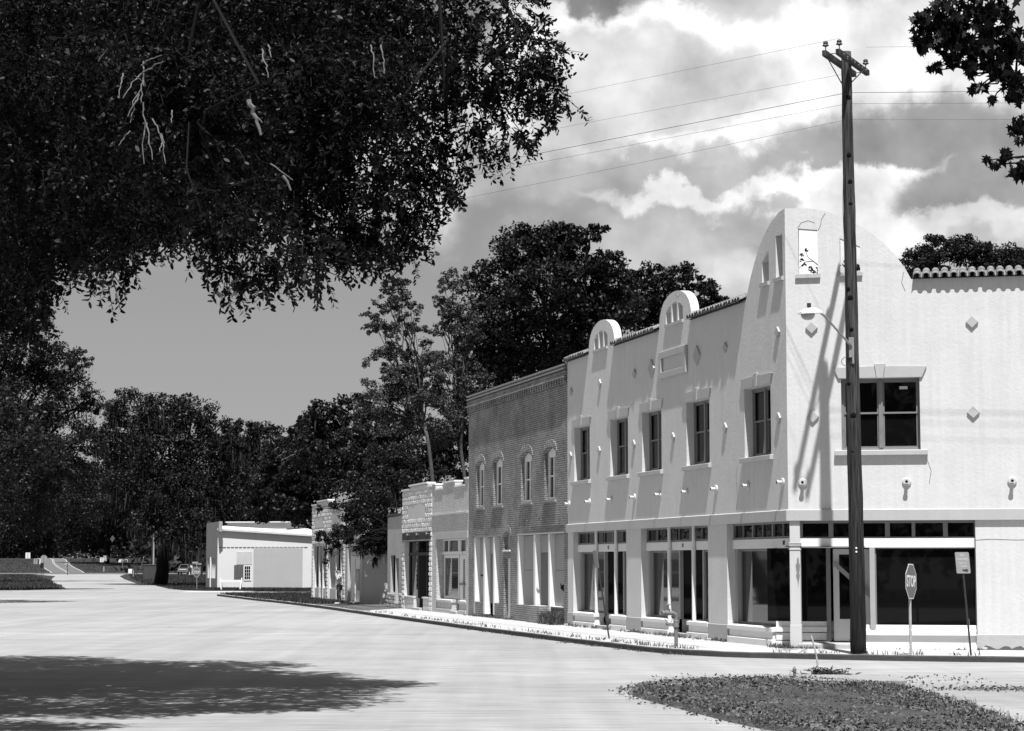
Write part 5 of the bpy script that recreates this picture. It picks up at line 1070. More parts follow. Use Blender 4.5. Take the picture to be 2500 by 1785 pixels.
for p_, h_, lab in ((((-50.49, 300.00, 1.69)), 11, 'darker of two wooden poles behind the bin'), (((-49.95, 298.00, 1.58)), 9, 'paler of two wooden poles behind the bin')):
    A = Vector(p_); k = MB(); k.tube([A - Vector((0, 0, 1.5)), A + Vector((0, 0, h_))], [.13, .10], 8); tag(k.build('wooden_pole', WOODP if 'darker' in lab else GB, origin=A), lab, 'pole')
# parked car under the oaks, seen from the front
car = thing('parked_car', ((-48.94, 320.00, 0.46)), 'dark parked car with pale bumper in the shade under the oaks', 'car')
c = Vector(((-48.94, 320.00, 0.46))); SIGNW2 = flat('car bumper', .16); T1 = lambda a, o, z: c + Vector((a, o, z))
k = MB(); k.profile([(-1.9, .35), (-1.95, .75), (-1.2, .95), (1.6, 1.0), (2.0, .9), (2.0, .35)], -.80, .80, T1); k.build('body', flat('car paint', .035, .25, .6), car, bevel=.08)
k = MB(); b_ = [(-.70, -1.1, .93), (.70, -1.1, .93), (.72, 1.4, .97), (-.72, 1.4, .97), (-.52, -.5, 1.42), (.52, -.5, 1.42), (.52, .9, 1.42), (-.52, .9, 1.42)]; k.add([T1(*p) for p in b_], [(0, 1, 5, 4), (1, 2, 6, 5), (2, 3, 7, 6), (3, 0, 4, 7), (4, 5, 6, 7)]); k.build('cabin', GLASS, car)
k = MB(); k.tube([T1(-.70, -1.12, .93), T1(-.53, -.5, 1.44), T1(.53, -.5, 1.44), T1(.70, -1.12, .93)], .03, 6); k.build('window_pillar', METAL_G, car)
k = MB(); k.box(-.8, .8, -2.02, -1.9, .38, .55, T1); k.build('bumper', SIGNW2, car)
for x in (-.62, .62):
    k = MB(); k.box(x - .14, x + .14, -1.97, -1.93, .6, .74, T1); k.build('headlight', SIGNW2, car)
for x in (-.72, .72):
    for y in (-1.3, 1.3): k = MB(); k.tube([T1(x - .1, y, .3), T1(x + .1, y, .3)], .32, 14); k.build('wheel', METAL_D, car)
sh = thing('white_shed', ((-47.71, 318.00, 0.34)), 'small white shed post and wall behind the far stop sign', 'shed')
c = Vector(((-48.58, 325.00, 0.31))); k = MB(); k.box(-.9, 1.3, 0, 2, -.3, 1.55, lambda a, o, z: c + Vector((a, o, z))); k.build('wall', mat('shed wall', .12, .9), sh); k = MB(); k.box(-1.0, 1.4, -.1, 2.1, 1.55, 1.65, lambda a, o, z: c + Vector((a, o, z))); k.build('roof', flat('shed roof', .1), sh); k = MB(); k.box(-.55, .05, -.06, 0, -.3, 1.5, lambda a, o, z: c + Vector((a, o, z))); k.build('door', WF, sh)

# ------------------------------------------------------------------ the photographer in the street
def skinned(name, pts, edges, radii, m, parent, sub=2):
    me = bpy.data.meshes.new(name); me.from_pydata(pts, edges, []); me.materials.append(m); o = bpy.data.objects.new(name, me); COL.objects.link(o); o.parent = parent
    s = o.modifiers.new('skin', 'SKIN'); s.use_smooth_shade = True; sb_ = o.modifiers.new('sub', 'SUBSURF'); sb_.levels = sub; sb_.render_levels = sub
    sk = me.skin_vertices[0].data
    for i, r in enumerate(radii): sk[i].radius = (r, r) if not isinstance(r, tuple) else r
    sk[0].use_root = True; return o
SKIN = mat('skin', .22, .6, .3, var=.03); SHIRT = mat('pale shirt', .52, .85, .1, var=.05, scale=8, bump=.4, bscale=14); JEAN = mat('grey trousers', .10, .85, .1, var=.15, scale=8, bump=.4, bscale=14); CAPM = flat('black cap', .008, .8, .2); SHOE = mat('pale shoes', .45, .6, .3)
pe = empty('person', (-8.45, 104.8, 0), 'person in pale shirt, dark cap and grey trousers holding a camera to the face', 'person'); pe.rotation_euler = (0, 0, math.radians(180 + 8))
# body faces +x in its own space
bp = [(0, 0, .94), (.01, 0, 1.12), (.0, 0, 1.32), (-.01, 0, 1.43), (.01, 0, 1.50), (.03, 0, 1.57), (.035, 0, 1.66),
      (0, .10, .90), (.01, .11, .50), (-.04, .11, .09), (.07, .115, .04), (0, -.10, .90), (.06, -.11, .50), (.02, -.11, .09), (.14, -.115, .04),
      (-.01, .18, 1.38), (.10, .24, 1.14), (.19, .13, 1.40), (.205, .07, 1.53), (-.01, -.18, 1.38), (.12, -.22, 1.14), (.19, -.11, 1.39), (.20, -.05, 1.51)]
be = [(0, 1), (1, 2), (2, 3), (3, 4), (4, 5), (5, 6), (0, 7), (7, 8), (8, 9), (9, 10), (0, 11), (11, 12), (12, 13), (13, 14), (3, 15), (15, 16), (16, 17), (17, 18), (3, 19), (19, 20), (20, 21), (21, 22)]
brd = [.13, .12, .13, .07, .055, .088, .075, .085, .06, .045, .035, .085, .06, .045, .035, .055, .042, .03, .03, .055, .042, .03, .03]
skinned('body', bp, be, brd, SKIN, pe)
skinned('shirt', [(0, 0, .93), (.02, 0, 1.08), (.01, 0, 1.26), (-.01, 0, 1.40), (-.01, .18, 1.38), (.06, .24, 1.22), (.13, .20, 1.20), (-.01, -.18, 1.38), (.07, -.23, 1.22), (.14, -.19, 1.20)], [(0, 1), (1, 2), (2, 3), (3, 4), (4, 5), (5, 6), (3, 7), (7, 8), (8, 9)], [.165, .165, .165, .10, .085, .08, .07, .085, .08, .07], SHIRT, pe)
skinned('trousers', [(0, 0, .90), (0, .10, .84), (.01, .11, .50), (-.04, .11, .10), (0, -.10, .84), (.06, -.11, .50), (.02, -.11, .10)], [(0, 1), (1, 2), (2, 3), (0, 4), (4, 5), (5, 6)], [.15, .115, .085, .075, .115, .085, .075], JEAN, pe)
for y, x in ((.115, 0), (-.115, .07)): skinned('shoe', [(x - .07, y, .045), (x + .05, y, .04), (x + .16, y, .03)], [(0, 1), (1, 2)], [.05, .048, .035], SHOE, pe)
skinned('hair', [(-.02, 0, 1.60), (-.01, 0, 1.68)], [(0, 1)], [.088, .07], CAPM, pe)
skinned('cap', [(.02, 0, 1.68), (.03, 0, 1.72), (.14, 0, 1.685)], [(0, 1), (1, 2)], [.118, .07, .035], CAPM, pe)
for y, z in ((.085, 1.55), (-.075, 1.53)):       # hands with separate fingers closed round the camera
    hp_ = [(.20, y, z - .02), (.205, y, z + .03)]; he = [(0, 1)]; hr = [.03, .034]
    for f_ in range(4):
        b0 = len(hp_); hp_ += [(.22, y - .02 * (1 if y > 0 else -1) + .0, z + .045 - .022 * f_), (.23, y - .055 * (1 if y > 0 else -1), z + .05 - .022 * f_)]; he += [(1, b0), (b0, b0 + 1)]; hr += [.010, .009]
    b0 = len(hp_); hp_ += [(.18, y - .02 * (1 if y > 0 else -1), z + .05)]; he += [(1, b0)]; hr += [.011]
    skinned('hand', hp_, he, hr, SKIN, pe)
cmr = empty('camera_in_hand', tuple(Vector((-8.45, 104.8, 0)) + Vector((-.16, -.02, 1.575))), 'black camera held to the face of the person', 'camera'); cmr.rotation_euler = (0, 0, math.radians(188)); cmr['_w'] = (0, 0, 0)
k = MB(); k.box(-.04, .03, -.065, .065, -.045, .045); k.box(-.03, .02, -.025, .025, .045, .07); k.build('camera_body', METAL_D, cmr, bevel=.006); k = MB(); k.tube([(.03, 0, 0), (.10, 0, 0)], [.035, .04], 14); k.build('lens', METAL_D, cmr)

# ------------------------------------------------------------------ trees
def leaf_mat(name, v, rough=.45, spec=.35, trans=.0, var=.45):
    m = bpy.data.materials.new(name); nt, nd, lk = nodes(m); b = nd['Principled BSDF']; b.inputs['Roughness'].default_value = rough; b.inputs['Specular IOR Level'].default_value = spec
    g = nd.new('ShaderNodeNewGeometry'); mr = nd.new('ShaderNodeMapRange'); mr.inputs['To Min'].default_value = v * (1 - var); mr.inputs['To Max'].default_value = v * (1 + var * 1.6); lk.new(g.outputs['Random Per Island'], mr.inputs['Value']); lk.new(mr.outputs[0], b.inputs['Base Color'])
    return m
LEAF = leaf_mat('oak leaf', .0045, .5, .12, var=.7); LEAF_FAR = leaf_mat('distant foliage', .009, .5, .16); LEAF_LT = leaf_mat('pale foliage', .034, .5, .25); MOSS = leaf_mat('hanging moss', .030, .9, .05)
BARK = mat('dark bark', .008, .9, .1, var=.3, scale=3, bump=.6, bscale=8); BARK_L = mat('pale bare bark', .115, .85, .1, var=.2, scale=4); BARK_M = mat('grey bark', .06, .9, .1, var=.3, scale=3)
def crown_leaves(clumps, n, size, rng, sub=9, flat_=.75, tight=.30):
    """leaf clusters gathered in many small tufts spread through each clump's volume"""
    vol = np.array([c[3] ** 2 for c in clumps]); vol = vol / vol.sum(); out = []; axs = []
    for c, f in zip(clumps, vol):
        ns = max(6, int(sub * max(1.0, c[3]) ** 1.6)); d = unit(rng.normal(size=(ns, 3))); rr_ = rng.uniform(.35, 1.0, ns) ** .6
        tc_ = np.array(c[:3]) + d * rr_[:, None] * c[3] * np.array([1, 1, flat_]); tr = c[3] * tight * rng.uniform(.55, 1.3, ns)
        m_ = int(n * f); k_ = rng.integers(0, ns, m_); p = unit(rng.normal(size=(m_, 3))) * (rng.uniform(0, 1, m_) ** .45)[:, None] * tr[k_][:, None] * np.array([1.15, 1.15, .75])
        out.append(tc_[k_] + p); axs.append(unit(rng.normal(size=(m_, 3)) + np.array([0, 0, -.25])))
    c = np.concatenate(out); a = np.concatenate(axs); return leaf_quads(c, a, size * rng.uniform(.6, 1.35, len(c)), .55, rng)
def moss_strands(clumps, n, L, rng, w=.05):
    k_ = rng.integers(0, len(clumps), n); C = np.array([c[:3] for c in clumps])[k_]; Rr = np.array([c[3] for c in clumps])[k_]
    p = C + unit(rng.normal(size=(n, 3))) * Rr[:, None] * np.array([.9, .9, .45]) - np.array([0, 0, .3]) * Rr[:, None]; h = L * rng.uniform(.4, 1.4, n); a = rng.uniform(0, 3.14, n); s = np.column_stack([np.cos(a), np.sin(a), np.zeros(n)]) * w * rng.uniform(.5, 1.5, (n, 1))
    b = p - np.column_stack([rng.normal(size=n) * .05, rng.normal(size=n) * .05, h]); m_ = (p + b) / 2 + s * .8
    return np.stack([p - s * .6, p + s * .6, m_, b, (p + b) / 2 - s], 1).reshape(-1, 3)
def limb(mb, a, b, r0, r1, rnd, n=7, wob=.08, seg=7):
    a = Vector(a); b = Vector(b); L = (b - a).length; pts = []
    for i in range(n + 1):
        t = i / n; p = a.lerp(b, t) + Vector((rnd.uniform(-1, 1), rnd.uniform(-1, 1), rnd.uniform(-1, 1))) * L * wob * math.sin(math.pi * t) * .6; p.z += L * .06 * math.sin(math.pi * t); pts.append(p)
    mb.tube(pts, [r0 + (r1 - r0) * (i / n) for i in range(n + 1)], seg); return pts
def tree(name, base, clumps, n, size_, label, seed, trunk=.4, m=None, bark=None, moss=0, mossL=1.2, group=None, fork=.35, cat='tree', tight=.30, twigs=0, flat_=.75, sub=9):
    n = int(n * 2.0); size = size_ * .72; sub = int(sub * 1.9)
    if name == 'slender_tree':
        r3 = np.random.default_rng(seed + 500); clumps = [q for c in clumps for q in [(c[0], c[1], c[2], c[3] * .55)] + [(c[0] + r3.normal() * c[3] * .75, c[1] + r3.normal() * c[3] * .6, c[2] + r3.normal() * c[3] * .7, c[3] * r3.uniform(.22, .5)) for _ in range(6)]]
    base = Vector(base); t = thing(name, tuple(base), label, cat, group); rng = np.random.default_rng(seed); rnd = random.Random(seed)
    cl = [(c[0], c[1], c[2], c[3]) for c in clumps]
    V = crown_leaves(cl, n, size, rng, tight=tight, flat_=flat_, sub=sub) - np.array(base); link_mesh('crown', mesh_from_arrays('crown', V, 4, m or LEAF_FAR), t)
    cx = sum(c[0] * c[3] for c in cl) / sum(c[3] for c in cl); cy = sum(c[1] * c[3] for c in cl) / sum(c[3] for c in cl); zt = max(c[2] for c in cl)
    top = Vector((base.x + (cx - base.x) * .5, base.y + (cy - base.y) * .5, base.z + (zt - base.z) * fork)); mb = MB(); limb(mb, base - Vector((0, 0, .4)), top, trunk * 1.15, trunk * .75, rnd, seg=10, wob=.03)
    for c in (cl if name != 'slender_tree' else cl[::7]):
        e = Vector(c[:3]) + Vector((0, 0, c[3] * .3)); pts = limb(mb, top - Vector((0, 0, .3)), e, trunk * .5, trunk * .08, rnd)
        for q in range(3):
            s = pts[rnd.randint(3, 6)]; limb(mb, s, Vector(c[:3]) + Vector((rnd.uniform(-1, 1), rnd.uniform(-1, 1), rnd.uniform(-.4, .9))) * c[3] * .8, trunk * .16, trunk * .04, rnd, n=4, seg=5)
    mb.build('trunk', bark or BARK, t, smooth=True)
    if moss:
        link_mesh('hanging_moss', mesh_from_arrays('moss', moss_strands(cl, moss, mossL * .7, rng, w=.035) - np.array(base), 5, MOSS), t)['kind'] = 'stuff'
    if twigs:
        mb = MB()
        for _ in range(twigs):
            c = cl[rnd.randrange(len(cl))]; a = Vector(c[:3]) + Vector((rnd.uniform(-1, 1), rnd.uniform(-1, .2), rnd.uniform(-1, .6))) * c[3] * .8; limb(mb, a, a + Vector((rnd.uniform(-1, 1), rnd.uniform(-.6, .3), rnd.uniform(-.9, .6))) * c[3] * .45, .035, .012, rnd, n=4, seg=4, wob=.2)
        mb.build('bare_twigs', BARK_L, t)['kind'] = 'stuff'
    return t
G = 'trees behind the shops and along the street'
# big spreading tree behind the corner and brick buildings
tree('oak_tree', (4.0, 128, 0), [(0.99, 128.00, 20.94, 2.22), (2.73, 128.00, 21.19, 1.85), (-0.50, 130.00, 19.45, 2.25), (1.95, 126.00, 18.42, 2.42), (4.22, 128.00, 19.18, 1.97), (5.67, 127.00, 20.04, 1.34), (-0.74, 128.00, 16.69, 2.34), (1.73, 128.00, 15.69, 2.46), (4.46, 128.00, 16.44, 2.34), (-1.76, 130.00, 14.90, 2.12), (6.91, 132.00, 19.47, 1.52), (0.00, 130.00, 13.89, 2.50), (3.23, 128.00, 21.94, 0.98), (4.81, 127.00, 21.79, 0.93), (6.20, 128.00, 17.19, 1.97)],
     26000, .34, 'tallest broad dark oak rising behind the brick building', 11, trunk=.5, group=G, tight=.27)
tree('oak_tree', (17, 140, 0), [(9.23, 140.00, 20.53, 1.62), (11.13, 140.00, 20.53, 1.62), (12.75, 140.00, 19.71, 1.48), (13.73, 139.00, 19.04, 0.80), (8.40, 140.00, 18.61, 1.88), (10.92, 141.00, 18.46, 2.17), (13.37, 141.00, 17.64, 1.90), (15.54, 141.00, 16.54, 1.63)],
     12000, .32, 'dark oak shoulder between the small arches and the big corner arch', 12, trunk=.4, group=G, tight=.25)
tree('oak_tree', (26.5, 118, 0), [(22.67, 118.00, 18.76, 1.02), (23.82, 118.00, 19.46, 1.02), (25.20, 118.00, 19.46, 1.02), (26.34, 118.00, 19.11, 1.02), (24.02, 118.00, 17.61, 1.36), (26.08, 118.00, 17.61, 1.36), (27.94, 119.00, 18.90, 1.26), (29.07, 118.00, 18.30, 1.36), (21.73, 118.00, 17.61, 0.91)],
     26000, .20, 'dark tree showing above the clay tiles at the right', 13, trunk=.25, group=G, tight=.42, sub=14)
# airy slender trees left of it
tree('slender_tree', (-3.2, 112, 0), [(-5.97, 112.00, 16.81, 0.56), (-6.29, 112.00, 15.83, 0.65), (-5.75, 112.00, 15.06, 0.56), (-7.15, 112.00, 14.41, 0.47), (-6.49, 112.00, 13.10, 0.90), (-5.73, 112.00, 11.80, 0.97), (-6.83, 112.00, 14.63, 0.43), (-7.59, 112.00, 15.17, 0.28), (-6.27, 112.00, 10.93, 1.08), (-5.41, 112.00, 13.10, 0.54), (-4.97, 112.00, 10.93, 0.97), (-6.66, 113.00, 12.33, 0.43), (-6.91, 112.00, 9.85, 1.08), (-5.61, 112.00, 9.63, 1.08), (-4.76, 112.00, 12.23, 0.75), (-7.35, 112.00, 10.93, 0.75), (-6.28, 112.00, 14.41, 0.65), (-5.20, 112.00, 14.41, 0.47), (-6.51, 112.00, 15.72, 0.56), (-5.37, 111.00, 15.60, 0.38), (-6.73, 112.00, 16.81, 0.30)],
     15000, .19, 'left of the two tall airy trees, with a bare branch reaching left', 14, trunk=.12, m=LEAF_LT, bark=BARK_M, group=G, fork=.55, twigs=24, tight=.75, sub=2, flat_=.8)
tree('slender_tree', (-2.4, 116, 0), [(-3.71, 116.00, 17.34, 0.49), (-3.26, 116.00, 18.02, 0.36), (-4.04, 116.00, 16.32, 0.45), (-3.37, 116.00, 16.21, 0.45), (-2.92, 116.00, 15.31, 0.58), (-3.81, 116.00, 14.63, 0.54), (-2.69, 116.00, 13.73, 0.76), (-3.81, 116.00, 12.60, 0.78), (-2.46, 116.00, 11.93, 0.89), (-4.25, 116.00, 11.03, 1.00), (-2.91, 116.00, 10.13, 1.12), (-2.25, 116.00, 16.44, 0.31), (-3.15, 116.00, 17.12, 0.58), (-2.58, 116.00, 12.60, 0.89), (-4.48, 116.00, 13.05, 0.89), (-2.24, 116.00, 10.58, 1.12), (-4.24, 116.00, 9.24, 1.12), (-2.24, 116.00, 14.85, 0.76), (-3.59, 116.00, 15.53, 0.62)],
     14000, .19, 'right of the two tall airy trees, its thin top against the grey sky', 15, trunk=.11, m=LEAF_LT, bark=BARK_M, group=G, fork=.6, twigs=20, tight=.75, sub=2, flat_=.8)
# mass behind the low shops
tree('oak_tree', (-8.0, 138, 0), [(-10.37, 138.00, 11.68, 1.86), (-12.23, 138.00, 11.68, 1.46), (-8.38, 136.00, 10.23, 2.09), (-9.94, 136.00, 8.92, 2.35), (-6.28, 136.00, 9.70, 2.35), (-3.93, 136.00, 9.44, 2.09), (-12.48, 138.00, 9.29, 2.12), (-13.12, 139.00, 10.68, 1.34), (-7.58, 136.00, 7.87, 2.35), (-4.41, 135.00, 7.05, 2.08), (-10.45, 136.00, 6.57, 2.09), (-2.62, 136.00, 10.49, 1.83), (-1.59, 137.00, 12.94, 2.11)],
     24000, .32, 'wide dark tree behind the low white brick shops', 16, trunk=.45, group=G, moss=250, twigs=30, tight=.26)
tree('oak_tree', (-11.0, 158, 0), [(-15.36, 158.00, 11.57, 1.67), (-16.93, 160.00, 10.15, 2.00), (-14.88, 158.00, 8.83, 2.28), (-17.52, 160.00, 7.69, 2.15), (-15.47, 158.00, 6.40, 2.13), (-12.99, 157.00, 9.69, 1.81), (-18.43, 160.00, 6.15, 1.69), (-18.99, 162.00, 8.38, 1.56)],
     16000, .36, 'rounded dark tree behind the paired block shops', 17, trunk=.3, group=G, tight=.26)
# tree growing in the vacant lot, its branches hanging over the shop fronts
LOT = Vector(FM(52.6, 2.5, 0))
tree('lot_tree', tuple(LOT), [(-6.89, 104.00, 4.98, 0.96), (-7.31, 103.00, 4.16, 0.87), (-5.94, 105.00, 4.11, 0.61), (-7.91, 103.00, 4.46, 0.52), (-6.48, 104.00, 2.69, 0.44), (-7.30, 103.00, 2.69, 0.36), (-6.48, 104.00, 3.69, 0.64), (-6.05, 105.00, 4.91, 0.81), (-6.91, 103.00, 3.08, 0.52), (-7.82, 102.00, 3.26, 0.39), (-5.91, 106.00, 5.96, 0.92), (-7.33, 106.00, 5.96, 0.92), (-8.13, 101.00, 3.54, 0.39), (-8.42, 101.00, 3.06, 0.43), (-9.00, 101.00, 3.25, 0.29), (-8.65, 101.00, 2.58, 0.21), (-8.80, 101.00, 2.09, 0.16), (-6.38, 104.00, 2.89, 0.40), (-6.67, 104.00, 2.14, 0.16), (-9.20, 102.00, 4.63, 0.18), (-8.52, 102.00, 4.83, 0.27), (-6.44, 108.00, 7.28, 1.04), (-5.19, 108.00, 6.65, 0.93)],
     20000, .17, 'leafy tree in the vacant lot hanging over the stucco shop front', 18, trunk=.09, group=G, fork=.5, bark=BARK, tight=.45, moss=160, mossL=.5, flat_=.9)
bush_c = [tuple(FM(s, o, z)) + (r,) for s, o, z, r in ((51.2, .8, .3, .45), (52.3, 1.2, .35, .55), (53.3, 1.5, .3, .5), (50.6, 1.0, .25, .4), (54.0, 1.8, .25, .4))]
rng = np.random.default_rng(33); V = crown_leaves(bush_c, 2500, .12, rng) - np.array(FM(52.3, 1.2, 0)); o = link_mesh('lot_bush', mesh_from_arrays('lot_bush', V, 4, LEAF), None, tuple(FM(52.3, 1.2, 0))); tag(o, 'low dark bush at the foot of the side wall in the vacant lot', 'bush')
# mossy oaks on the right of the far street
tree('mossy_oak', ((-34.80, 212.00, -0.09)), [(-37.60, 212.00, 17.31, 3.06), (-34.40, 210.00, 16.76, 2.83), (-31.87, 212.00, 16.90, 2.65), (-29.40, 212.00, 15.26, 2.24), (-39.13, 214.00, 14.15, 3.29), (-34.35, 210.00, 13.12, 3.84), (-30.58, 212.00, 12.41, 3.47), (-28.15, 212.00, 13.22, 1.83), (-37.48, 212.00, 9.96, 3.26), (-32.76, 208.00, 9.01, 3.60), (-29.31, 212.00, 8.74, 3.06), (-30.82, 206.00, 5.79, 2.58), (-35.51, 208.00, 6.22, 2.20), (-39.02, 214.00, 7.57, 1.85), (-32.62, 205.00, 4.59, 1.58), (-29.95, 203.00, 3.40, 1.17)],
     34000, .36, 'huge moss hung oak with leaning trunk beside the dark bin', 21, trunk=.62, group=G, moss=2600, mossL=1.5, fork=.30, tight=.24)
tree('mossy_oak', ((-28.03, 222.00, 0.07)), [(-27.79, 222.00, 15.46, 2.35), (-25.64, 222.00, 15.04, 2.13), (-29.30, 224.00, 13.00, 2.80), (-26.04, 222.00, 11.62, 2.99), (-27.71, 222.00, 9.06, 2.99), (-24.32, 222.00, 10.76, 2.35), (-30.55, 224.00, 9.55, 2.58), (-31.08, 222.00, 5.66, 2.13), (-28.32, 222.00, 6.08, 2.35), (-24.29, 222.00, 7.78, 2.35)],
     20000, .38, 'moss hung oak behind the white warehouse', 22, trunk=.5, group=G, moss=1200, mossL=1.4, tight=.24)
tree('mossy_oak', ((-80.00, 420.00, 0.79)), [(-73.89, 400.00, 23.22, 5.38), (-81.51, 420.00, 17.82, 6.06), (-73.27, 410.00, 17.44, 6.31), (-86.66, 430.00, 13.25, 5.79), (-77.35, 420.00, 10.57, 5.65), (-68.48, 410.00, 13.51, 5.52), (-82.29, 425.00, 7.43, 3.92), (-74.94, 425.00, 6.61, 3.68), (-88.20, 430.00, 7.49, 3.72), (-65.24, 410.00, 7.23, 3.94)],
     18000, .72, 'dark oak beyond the highway behind the roadside signs', 23, trunk=.7, group=G, moss=700, mossL=2.5, tight=.26)
tree('mossy_oak', ((-55.25, 370.00, 0.93)), [(-56.86, 370.00, 14.51, 5.69), (-50.43, 370.00, 12.38, 5.69), (-60.67, 372.00, 10.30, 5.01), (-54.63, 370.00, 7.42, 4.27), (-57.50, 366.00, 4.57, 2.82), (-51.18, 366.00, 3.87, 3.17), (-48.93, 370.00, 6.01, 3.91), (-62.01, 372.00, 4.61, 2.00), (-54.03, 364.00, 3.03, 2.10), (-48.59, 360.00, 1.44, 2.42)],
     16000, .62, 'dark oak in deep shade behind the parked car', 24, trunk=.6, group=G, moss=600, mossL=2.2, tight=.27)
tree('mossy_oak', ((-112.54, 520.00, 3.19)), [(-114.97, 520.00, 24.60, 9.00), (-107.94, 525.00, 21.79, 8.08), (-120.86, 520.00, 19.60, 9.00), (-111.75, 520.00, 13.62, 8.00), (-105.73, 530.00, 11.82, 6.12), (-118.65, 520.00, 9.64, 6.00), (-109.63, 520.00, 7.16, 3.80), (-115.58, 520.00, 5.87, 3.50), (-103.60, 530.00, 6.75, 4.08), (-122.57, 520.00, 6.66, 4.50), (-99.33, 540.00, 5.81, 3.63)],
     18000, .85, 'distant dark trees crowding the crest of the hill road', 25, trunk=.7, group=G, moss=500, mossL=3, tight=.28)
# tall trees on the left side of the street
tree('tall_oak', ((-44.08, 172.00, -0.10)), [(-40.22, 172.00, 19.08, 3.64), (-37.64, 174.00, 18.26, 2.51), (-35.84, 175.00, 18.70, 1.41), (-36.80, 175.00, 15.98, 2.52), (-34.79, 176.00, 15.21, 1.42), (-39.47, 172.00, 15.08, 3.64), (-36.86, 174.00, 12.54, 2.84), (-34.90, 176.00, 11.99, 1.86), (-39.71, 172.00, 10.76, 3.47), (-37.21, 176.00, 9.28, 2.54), (-39.76, 174.00, 7.19, 2.68), (-43.51, 172.00, 17.74, 3.97), (-43.39, 172.00, 12.42, 4.30), (-38.50, 170.00, 21.85, 1.96), (-40.51, 170.00, 23.51, 2.62)],
     36000, .30, 'tall oak at the left edge, darker half under the big canopy', 26, trunk=.6, group=G, moss=500, mossL=1.2, tight=.24, twigs=20)
tree('tall_oak', ((-27.33, 100.00, -0.19)), [(-31.0, 112, 6.5, 4.2), (-28.0, 114, 9.0, 3.4), (-25.8, 116, 8.2, 1.8), (-31, 109, 7, 3), (-37, 110, 10, 5.0), (-29.5, 120, 6.5, 2.8), (-40, 116, 7, 5), (-34, 118, 12, 4.5), (-27.0, 118, 8.0, 1.8)],
     22000, .30, 'leafy oak off the left edge whose shadow crosses the street', 27, trunk=.45, group=G, tight=.27)
tree('tall_oak', (-48, 152, -.1), [(-46, 152, 8, 4.5), (-42.5, 156, 6.5, 3.5), (-50, 150, 10, 5), (-44, 160, 7, 3.5), (-40.5, 164, 5.5, 2.2), (-40, 178, 6, 3), (-44, 176, 8, 4)],
     11000, .34, 'oak left of the street casting thin shadows on the grass', 28, trunk=.45, group=G, tight=.28)
tree('tall_oak', (-64, 238, .0), [(-62, 240, 12, 5), (-56, 240, 10, 4), (-52, 242, 9, 3.5), (-48.5, 243, 8, 2.6), (-66, 242, 14, 5), (-45.5, 243, 8.5, 1.8)],
     14000, .4, 'oak left of the far street whose shadow crosses to the dark bin', 29, trunk=.5, group=G, tight=.28)
# the wall of woods far behind everything
rng = np.random.default_rng(77)
V = []
for i in range(210):
    x = rng.uniform(-190, 95); y = rng.uniform(545, 600) if x < -60 else rng.uniform(330, 420)
    V.append((x, y, TZ(y) + rng.uniform(1, 7), rng.uniform(5, 8)))
for i in range(60): V.append((rng.uniform(-70, -20), rng.uniform(425, 470), TZ(440) + rng.uniform(1, 9), rng.uniform(4, 7)))
W_ = crown_leaves(V, 60000, 1.3, rng, sub=2, tight=.45)
tag(link_mesh('far_woods', mesh_from_arrays('far_woods', W_, 4, LEAF_FAR)), 'dark woods closing the view beyond the highway', 'woods', kind='stuff')
rng = np.random.default_rng(78); V = [(rng.uniform(-40, 80), rng.uniform(-34, -14), rng.uniform(2, 11), 5) for k in range(70)] + [(rng.uniform(-110, -78), rng.uniform(-20, 150), rng.uniform(1, 10), 6) for k in range(70)]
tag(link_mesh('woods_across_street', mesh_from_arrays('woods_b', crown_leaves(V, 60000, .9, rng, sub=3, tight=.5), 4, LEAF_FAR)), 'dark tree line behind and along the far left side of the wide street', 'woods', kind='stuff')
# thin branch seen through the open arch
at = thing('slim_branch_tree', (9.5, 72, 0), 'thin branch with small leaf tufts seen through the open arch window', 'tree')
mb = MB(); P_ = [(9.5, 72, 0), (9.9, 72, 6), (10.61, 72.00, 11.64), (10.48, 72.00, 12.07), (10.27, 72.00, 12.24), (9.99, 72.00, 12.21), (9.80, 72.00, 12.00)]; mb.tube(P_, [.06, .05, .03, .025, .02, .015, .01], 5); mb.tube([(10.34, 72.00, 12.19), (10.09, 72.00, 12.38), (10.01, 72.00, 12.60)], [.015, .012, .008], 5); mb.build('trunk', BARK_M, at)
cl = [(10.04, 72.00, 12.63, 0.08), (9.89, 72.00, 12.46, 0.07), (9.89, 72.00, 12.26, 0.08), (9.96, 72.00, 12.10, 0.08), (10.17, 72.00, 11.97, 0.10), (10.42, 72.00, 11.93, 0.11), (10.26, 72.00, 11.87, 0.10), (10.47, 72.00, 11.79, 0.11), (11.47, 73.00, 12.21, 0.28), (11.96, 73.00, 12.14, 0.21)]
rng = np.random.default_rng(5); link_mesh('crown', mesh_from_arrays('c', crown_leaves(cl, 700, .09, rng) - np.array((9.5, 72, 0)), 4, LEAF_FAR), at)

